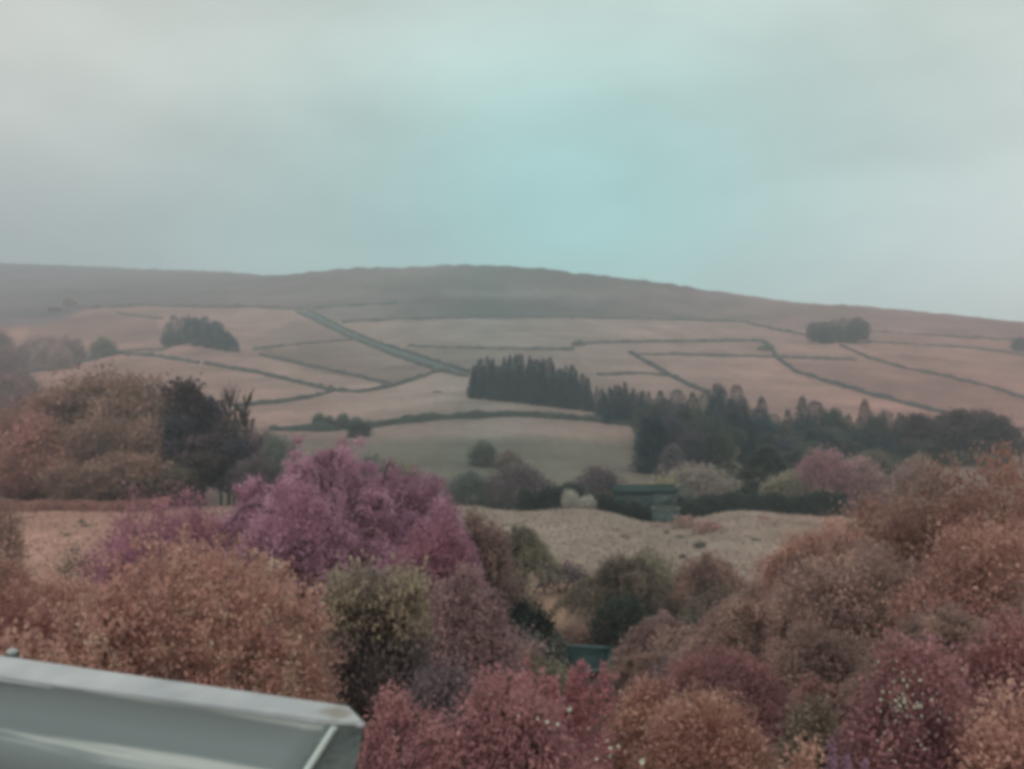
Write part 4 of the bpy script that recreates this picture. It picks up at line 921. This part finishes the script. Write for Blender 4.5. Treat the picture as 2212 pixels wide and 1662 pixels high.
# great mass on the right
right = [
    ("tallest orange tipped tree cut by the right edge", 2170, 34, 985, 330, "orange_dull", .14, 1500),
    ("orange tipped tree second from the right edge", 2020, 36, 1010, 260, "orange_dull", .14, 1300),
    ("russet round tree stepping down towards the meadow", 1900, 38, 1065, 270, "orange_dull", .14, 1200),
    ("brownish tree at the meadow end of the right mass", 1770, 37, 1130, 280, "orange_dull", .13, 1100),
    ("dark brown broad tree in the middle of the right mass", 1850, 30, 1180, 400, "brown", .12, 1500),
    ("wine brown tree below the tallest at the right edge", 2120, 27, 1130, 380, "orange_dull", .11, 1700),
    ("dark shrub in the lower middle of the right mass", 1660, 29, 1270, 320, "brown", .11, 1200),
    ("dark wine shrub behind the wine dome", 1800, 24, 1350, 300, "brown", .10, 1200),
    ("dusky shrub behind the white flowered bush", 2040, 20, 1320, 340, "brown", .09, 1500),
    ("brown shrub at the right edge above the white flowers", 2190, 17, 1340, 280, "wine", .08, 1200),
]
for k in range(12):
    px = gq.uniform(1700, 2230); Y = gq.uniform(20, 34); yt = np.interp(px, [1700, 1850, 2212], [1250, 1150, 1050]) + (34 - Y) * 22 + gq.uniform(-10, 40)
    shrub("tree", "low bough laden tree filling the brown mass on the right", "tree", px, Y, yt, gq.uniform(150, 240), gq.choice(["brown", "brown", "orange_dull", "wine"]), leaf=.115, ncl=650, per=13, seed=740 + k, lump=.35, group="filling trees of the right mass", leafname="crown")
for k, (lab, px, Y, yt, w, mm, lf, nc) in enumerate(right):
    if k in (3, 6, 8):
        plume("tree", lab, "tree", px, Y, yt, w * 1.1, mm, 170, 240, lf * .8, 570 + k, arch=.45, thick=.04, group="trees massed on the right"); continue
    shrub("tree", lab, "tree", px, Y, yt, w, mm, leaf=lf, ncl=nc, per=14, seed=570 + k, lump=.28, group="trees massed on the right", leafname="crown")
# front row
shrub("dome_shrub", "smooth wine coloured dome shaped shrub", "bush", 1560, 20, 1412, 300, "wine", leaf=.06, ncl=2300, per=17, seed=600, lump=.05)
shrub("amber_shrub", "amber orange leafy shrub in front of the wine dome", "bush", 1520, 13, 1500, 310, "orange_dull", leaf=.052, ncl=1700, per=22, seed=601, lump=.2)
shrub("amber_shrub", "dull amber shrub left in front of the dome", "bush", 1395, 17, 1462, 170, "orange_dull", leaf=.058, ncl=900, per=20, seed=602, lump=.25)
shrub("spiky_shrub", "rose crimson shrub with a row of pointed tips below the teal shed", "bush", 1175, 15, 1440, 280, "crimson", profile="spires", leaf=.055, ncl=1500, per=14, seed=603, depth=.35, spread=.45, clumpy=.0)
e1 = plume("flower_shrub", "sprawling wine shrub dotted with white flowers at the bottom", "bush", 1090, 10.5, 1478, 500, "dusty_pink", 260, 130, .06, 604, arch=.35, thick=.05)
plume("flower_shrub", "dark wine shrub with few white buds beside the parapet corner", "bush", 880, 11.5, 1500, 260, "dusty_pink", 120, 130, .06, 605, arch=.35, thick=.05)
shrub("low_shrub", "dark leafy shrub under the drooping mauve one", "bush", 960, 17, 1420, 200, "violet_brown", leaf=.075, ncl=700, per=12, seed=606, lump=.3)
e2 = shrub("white_rose_bush", "wine red bush covered with clusters of small white flowers", "bush", 1975, 12.5, 1395, 310, "dusty_pink", leaf=.065, ncl=1500, per=12, seed=607, lump=.22)
shrub("low_shrub", "dark olive shrub between amber shrub and white flowered bush", "bush", 1760, 14, 1500, 180, "brown_olive", leaf=.07, ncl=700, per=12, seed=608, lump=.3)
shrub("low_shrub", "dark brown shrub in the bottom right corner", "bush", 2180, 11.5, 1500, 250, "orange_dull", leaf=.07, ncl=900, per=12, seed=609, lump=.3)
shrub("low_shrub", "small tawny shrub at the bottom below the olive one", "bush", 1720, 10.5, 1610, 160, "orange_dull", leaf=.06, ncl=500, per=12, seed=610, lump=.3)

# flowers: small cups of petals, each its own part
def flower_mesh(r):
    parts = []
    for k in range(6):
        a = k * math.pi / 3; c_, s_ = math.cos(a), math.sin(a)
        parts.append((np.array([(0, 0, 0), (c_ * r * .6 - s_ * r * .35, s_ * r * .6 + c_ * r * .35, r * .35), (c_ * r, s_ * r, r * .5), (c_ * r * .6 + s_ * r * .35, s_ * r * .6 - c_ * r * .35, r * .35)]), np.array([(0, 1, 2, 3)])))
    parts.append((np.array([(-r*.2, -r*.2, r*.2), (r*.2, -r*.2, r*.2), (r*.2, r*.2, r*.3), (-r*.2, r*.2, r*.3)]), np.array([(0, 1, 2, 3)])))
    return mesh_np("flower", *join(parts))
fl = flower_mesh(.035)
dg = None
def flowers(parent, spots, Yf, m, rmul=1.0, seed=1):
    g = random.Random(seed); px0, py0, pz0 = parent.location
    for (px, py, s_) in spots:
        Yq = Yf - g.uniform(0, .35)
        p = ((px - CX) / F * Yq, Yq, py2z(Yq, py))
        o = obj("flower", fl, m, parent, loc=(p[0] - px0, p[1] - py0, p[2] - pz0), scale=(s_ * rmul * .68,) * 3)
        o.rotation_euler = (math.radians(55 + g.uniform(-35, 35)), g.uniform(-.5, .5), g.uniform(0, 6.28))
gf = random.Random(5)
sp = [(1228,1531,1.3),(1185,1575,1.0),(1160,1553,.9),(1182,1560,.8),(1348,1588,1.2),(1387,1575,1.0),(1313,1602,.8),(1318,1618,.9),(1315,1632,1.3),(1337,1612,.8),(1387,1645,1.4),(1272,1575,.7),(1290,1640,.7),
      (1120,1545,.7),(1205,1565,.8),(1150,1570,.6),(1092,1520,.6),(1060,1500,.6),(990,1470,.9)]
flowers(e1[0], sp, 8.6, M["petal"], seed=2)
sp2 = [(848,1580,1.3),(852,1594,1.2),(870,1640,.7),(975,1445,1.0),(985,1456,1.0),(998,1462,.9),(1000,1476,1.0)]
rose = []
for k in range(120):
    a, r_ = gf.uniform(0, 6.28), abs(gf.gauss(0, 1)); rose.append((1945 + math.cos(a) * r_ * 62, 1525 + math.sin(a) * r_ * 72, gf.uniform(.5, 1.1)))
for k in range(34): rose.append((gf.uniform(1880, 2130), gf.uniform(1440, 1640), gf.uniform(.4, .9)))
flowers(e2[0], [s for s in rose if s[0] < 2120 and s[1] > 1425], 10.9, M["petal"], .85, 3)
small = thing("flower_shrub", "slender sprig of white flowers beside the parapet corner", "flower", (*at(862, 10.0), float(H(*at(862, 10.0)))), 0)
obj("stems", mesh_np("sprig", *tube([(0, 0, 0), (.05, 0, 1.5), (.02, 0, py2z(10, 1580) - small.location.z)], [.02, .015, .006], 5)), M["bark"], small)
flowers(small, sp2[:3], 10.0, M["petal"], seed=6)
for k_, (px, w_) in enumerate([(1340, 60), (1378, 46), (1300, 50)]):
    plant("shed_bush", ["dark creeper bush at the shed's window", "dark creeper bush before the shed's middle", "dark bush hiding the shed's left corner"][k_], "bush", "bush", k_, px, 125.6, [1078, 1088, 1066][k_], w_, "dark_green", leafname="foliage")
for px, yt, lab in [(1797, 1598, "lilac flower spike standing left of the other two"), (1828, 1625, "broader lilac flower spike by the white flowered bush"), (1870, 1640, "lowest lilac flower spike under the white flowered bush")]:
    Yl = 9.5; x, z = (px - CX) / F * Yl, float(H((px - CX) / F * Yl, Yl)); zt_ = py2z(Yl, yt)
    e = thing("flower_spike", lab, "flower", (x, Yl, z))
    obj("stem", mesh_np("spike_stem", *tube([(0, 0, 0), (.03, .02, (zt_ - z) * .6), (0, 0, zt_ - z)], [.015, .012, .005], 5)), M["bark"], e)
    gg = np.random.default_rng(int(px)); n = 260; v = gg.uniform(0, 1, n); P = np.stack([gg.normal(size=n) * .045 * (1.1 - v), gg.normal(size=n) * .045 * (1.1 - v), zt_ - z - .36 * (1 - v)], 1)
    D = unit(gg.normal(size=(n, 3))); S = unit(np.cross(D, gg.normal(size=(n, 3)))); L = gg.uniform(.02, .05, n)
    obj("bloom", mesh_np("bloom", *leaf_quads(P, D, S, L, L * .7)), M["lilac"], e)

# ------------------------------------------------------------------ the parapet below the window
K = 1.8
def P3(px, py, Y): return np.array([(px - CX) / F * Y, Y, py2z(Y, py)])
zt_ = -.49 * K
def on_z(px, py, z=zt_): Yq = z * F / (CY - py); return P3(px, py, Yq)
par = thing("roof_parapet", "glossy grey metal faced parapet with flat pale coping at the bottom left", "parapet", (0, 0, 0))
cop_m, t, b = mat("weathered pale coping", (.36, .40, .40), .7, .3)
n1 = t.nodes.new("ShaderNodeTexNoise"); n1.inputs["Scale"].default_value = 5.0; n1.inputs["Detail"].default_value = 5
tcn = t.nodes.new("ShaderNodeTexCoord"); t.links.new(tcn.outputs["Object"], n1.inputs["Vector"])
cr = t.nodes.new("ShaderNodeValToRGB"); t.links.new(n1.outputs[0], cr.inputs[0])
cr.color_ramp.elements[0].position = .32; cr.color_ramp.elements[0].color = (.34, .37, .39, 1); cr.color_ramp.elements[1].position = .68; cr.color_ramp.elements[1].color = (.50, .52, .54, 1)
stain = on_z(728, 1542)
vs = t.nodes.new("ShaderNodeVectorMath"); vs.operation = "DISTANCE"; t.links.new(tcn.outputs["Object"], vs.inputs[0]); vs.inputs[1].default_value = tuple(stain)
n2 = t.nodes.new("ShaderNodeTexNoise"); n2.inputs["Scale"].default_value = 22; t.links.new(tcn.outputs["Object"], n2.inputs["Vector"])
ad = t.nodes.new("ShaderNodeMath"); ad.operation = "MULTIPLY_ADD"; t.links.new(n2.outputs[0], ad.inputs[0]); ad.inputs[1].default_value = .09; t.links.new(vs.outputs["Value"], ad.inputs[2])
mr = t.nodes.new("ShaderNodeMapRange"); mr.interpolation_type = "SMOOTHSTEP"; t.links.new(ad.outputs[0], mr.inputs[0]); mr.inputs[1].default_value = .05; mr.inputs[2].default_value = .13; mr.inputs[3].default_value = .75; mr.inputs[4].default_value = 0
mxn = t.nodes.new("ShaderNodeMix"); mxn.data_type = "RGBA"; t.links.new(mr.outputs[0], mxn.inputs[0]); t.links.new(cr.outputs[0], mxn.inputs[6]); mxn.inputs[7].default_value = (.19, .17, .13, 1)
t.links.new(mxn.outputs[2], b.inputs["Base Color"])
a0, a1 = on_z(-420, 1354), on_z(757, 1524)        # back edge
tip = on_z(791, 1560); c0, c1 = on_z(-420, 1408), on_z(735, 1562)   # front edge
th_c = .02
top = [a0, a1, tip, c1, c0]
Vc = np.array(top + [p - [0, 0, th_c] for p in top]); 
import bmesh
bm = bmesh.new(); vv = [bm.verts.new(v) for v in Vc]; bm.faces.new(vv[:5]); bm.faces.new(vv[5:][::-1])
for k in range(5): bm.faces.new((vv[k], vv[5 + k], vv[5 + (k + 1) % 5], vv[(k + 1) % 5]))
bmesh.ops.recalc_face_normals(bm, faces=bm.faces); bmesh.ops.bevel(bm, geom=bm.edges[:], offset=.008, segments=2, affect="EDGES")
me = bpy.data.meshes.new("coping"); bm.to_mesh(me); bm.free(); obj("coping", me, cop_m, par)
# metal face: slightly rippled sheet, folded round a soft corner, drawn in towards the foot
fm, t, b = mat("coated sheet metal", (.30, .37, .37), .26, .5)
b.inputs["Metallic"].default_value = .12
tcn = t.nodes.new("ShaderNodeTexCoord"); mp = t.nodes.new("ShaderNodeMapping"); mp.inputs["Scale"].default_value = (.3, .3, 13)
n1 = t.nodes.new("ShaderNodeTexNoise"); n1.inputs["Scale"].default_value = 1.6; n1.inputs["Detail"].default_value = 6
t.links.new(tcn.outputs["Object"], mp.inputs[0]); t.links.new(mp.outputs[0], n1.inputs["Vector"])
cr = t.nodes.new("ShaderNodeValToRGB"); t.links.new(n1.outputs[0], cr.inputs[0])
cr.color_ramp.elements[0].position = .54; cr.color_ramp.elements[0].color = (.20, .255, .26, 1); cr.color_ramp.elements[1].position = .62; cr.color_ramp.elements[1].color = (.50, .57, .55, 1)  # pale streaks painted into the colour as reflections on the sheet
t.links.new(cr.outputs[0], b.inputs["Base Color"])
c0b, crn, end = c0 + [0, .05, -th_c], P3(716, 1566, 2.27), P3(787, 1566, 2.33)
dn = .62
fl0 = P3(-420, 1408, c0[1] + .05); 
kk_ = 5.0; lo0 = c0b + [-.25, 0, -.55]; crl = crn + (P3(652, 1662, 2.27) - crn) * kk_; enl = end + (P3(766, 1662, 2.33) - end) * kk_; lo0[2] = crl[2]
rows = 14; segs = []
for k in range(rows):
    f_ = k / (rows - 1); ripple = .010 * math.sin(f_ * 13) + .006 * math.sin(f_ * 29)
    A_, B1, E_ = c0b * (1 - f_) + lo0 * f_, crn * (1 - f_) + crl * f_, end * (1 - f_) + enl * f_
    line = [A_ + (B1 - A_) * q for q in np.linspace(0, .955, 14)]
    p0, p1, p2 = A_ + (B1 - A_) * .965, B1, B1 + (E_ - B1) * .38
    line += [(1 - q) ** 2 * p0 + 2 * q * (1 - q) * p1 + q * q * p2 for q in np.linspace(0, 1, 8)] + [B1 + (E_ - B1) * .7, E_]
    line = [p + np.array([0, ripple if i_ < 14 else ripple * .3, 0]) for i_, p in enumerate(line)]
    segs.append(line)
nc = len(segs[0]); V = np.array(segs).reshape(-1, 3)
Q = np.array([(a * nc + b_, (a + 1) * nc + b_, (a + 1) * nc + b_ + 1, a * nc + b_ + 1) for a in range(rows - 1) for b_ in range(nc - 1)])
obj("metal_face", mesh_np("metal_face", V, Q[np.array([q[0] % nc < 17 for q in Q])], smooth_=True), fm, par)
obj("side_face", mesh_np("side_face", V, Q[np.array([q[0] % nc >= 17 for q in Q])], smooth_=True), rough_mat("shaded side metal", (.17, .215, .21), 5, .12), par)  # same sheet past the fold, coloured darker as its shaded side
obj("corner_highlight", mesh_np("corner_highlight", *tube([crn + (end - crn) * .095 + [.0, -.006, -.004], (crn + (end - crn) * .095 + crl + (enl - crl) * .095) / 2 + [.0, -.006, 0], crl + (enl - crl) * .095 + [0, -.006, 0]], [.008, .011, .012], 10), smooth_=True), mat("painted corner highlight", (.62, .74, .72), .25, .5)[0], par)  # added pale strip standing in for the highlight along the folded corner
gz = float(H(-1, 2))
low = [lo0 + [0, .03, 0], crl + [-.02, .03, 0], enl + [-.03, .0, 0], enl + [-.25, .5, 0], lo0 + [0, .6, 0]]
Vb = np.array([list(p) for p in low] + [[p[0], p[1], gz - .5] for p in low])
bm = bmesh.new(); vv = [bm.verts.new(v) for v in Vb]; bm.faces.new(vv[:5])
for k in range(5): bm.faces.new((vv[k], vv[5 + k], vv[5 + (k + 1) % 5], vv[(k + 1) % 5]))
bmesh.ops.recalc_face_normals(bm, faces=bm.faces); me = bpy.data.meshes.new("base_wall"); bm.to_mesh(me); bm.free()
obj("base_wall", me, rough_mat("rendered wall", (.30, .31, .30), 6, .1), par)
# back of the parapet
bk = [a0 + [0, -.02, -th_c], a1 + [-.02, -.02, -th_c], a1 + [-.1, -.05, -.66], a0 + [0, -.05, -.66]]
obj("back_wall", mesh_np("back_wall", np.array(bk), np.array([(0, 1, 2, 3)])), rough_mat("parapet back", (.25, .27, .27), 6, .1), par)
# little cowl showing over the coping
Yv = 3.35; pv_ = P3(26, 1412, Yv)
cowl = thing("vent_cowl", "small blue grey vent cowl with pale top behind the coping", "vent", tuple(pv_ + [0, 0, -.2]))
obj("body", mesh_np("cowl_body", *tube([(0, 0, -.4), (0, 0, .0), (0, 0, .2)], [.042, .042, .04], 12)), mat("blue grey plastic", (.10, .13, .16), .5)[0], cowl)
obj("cap", mesh_np("cowl_cap", *tube([(0, 0, .2), (0, 0, .212), (0, 0, .226), (0, 0, .23)], [.03, .034, .026, .002], 14)), mat("pale cap", (.40, .42, .42), .5)[0], cowl)

cowl.scale = (.62, .62, .62); cowl.location.z += .075
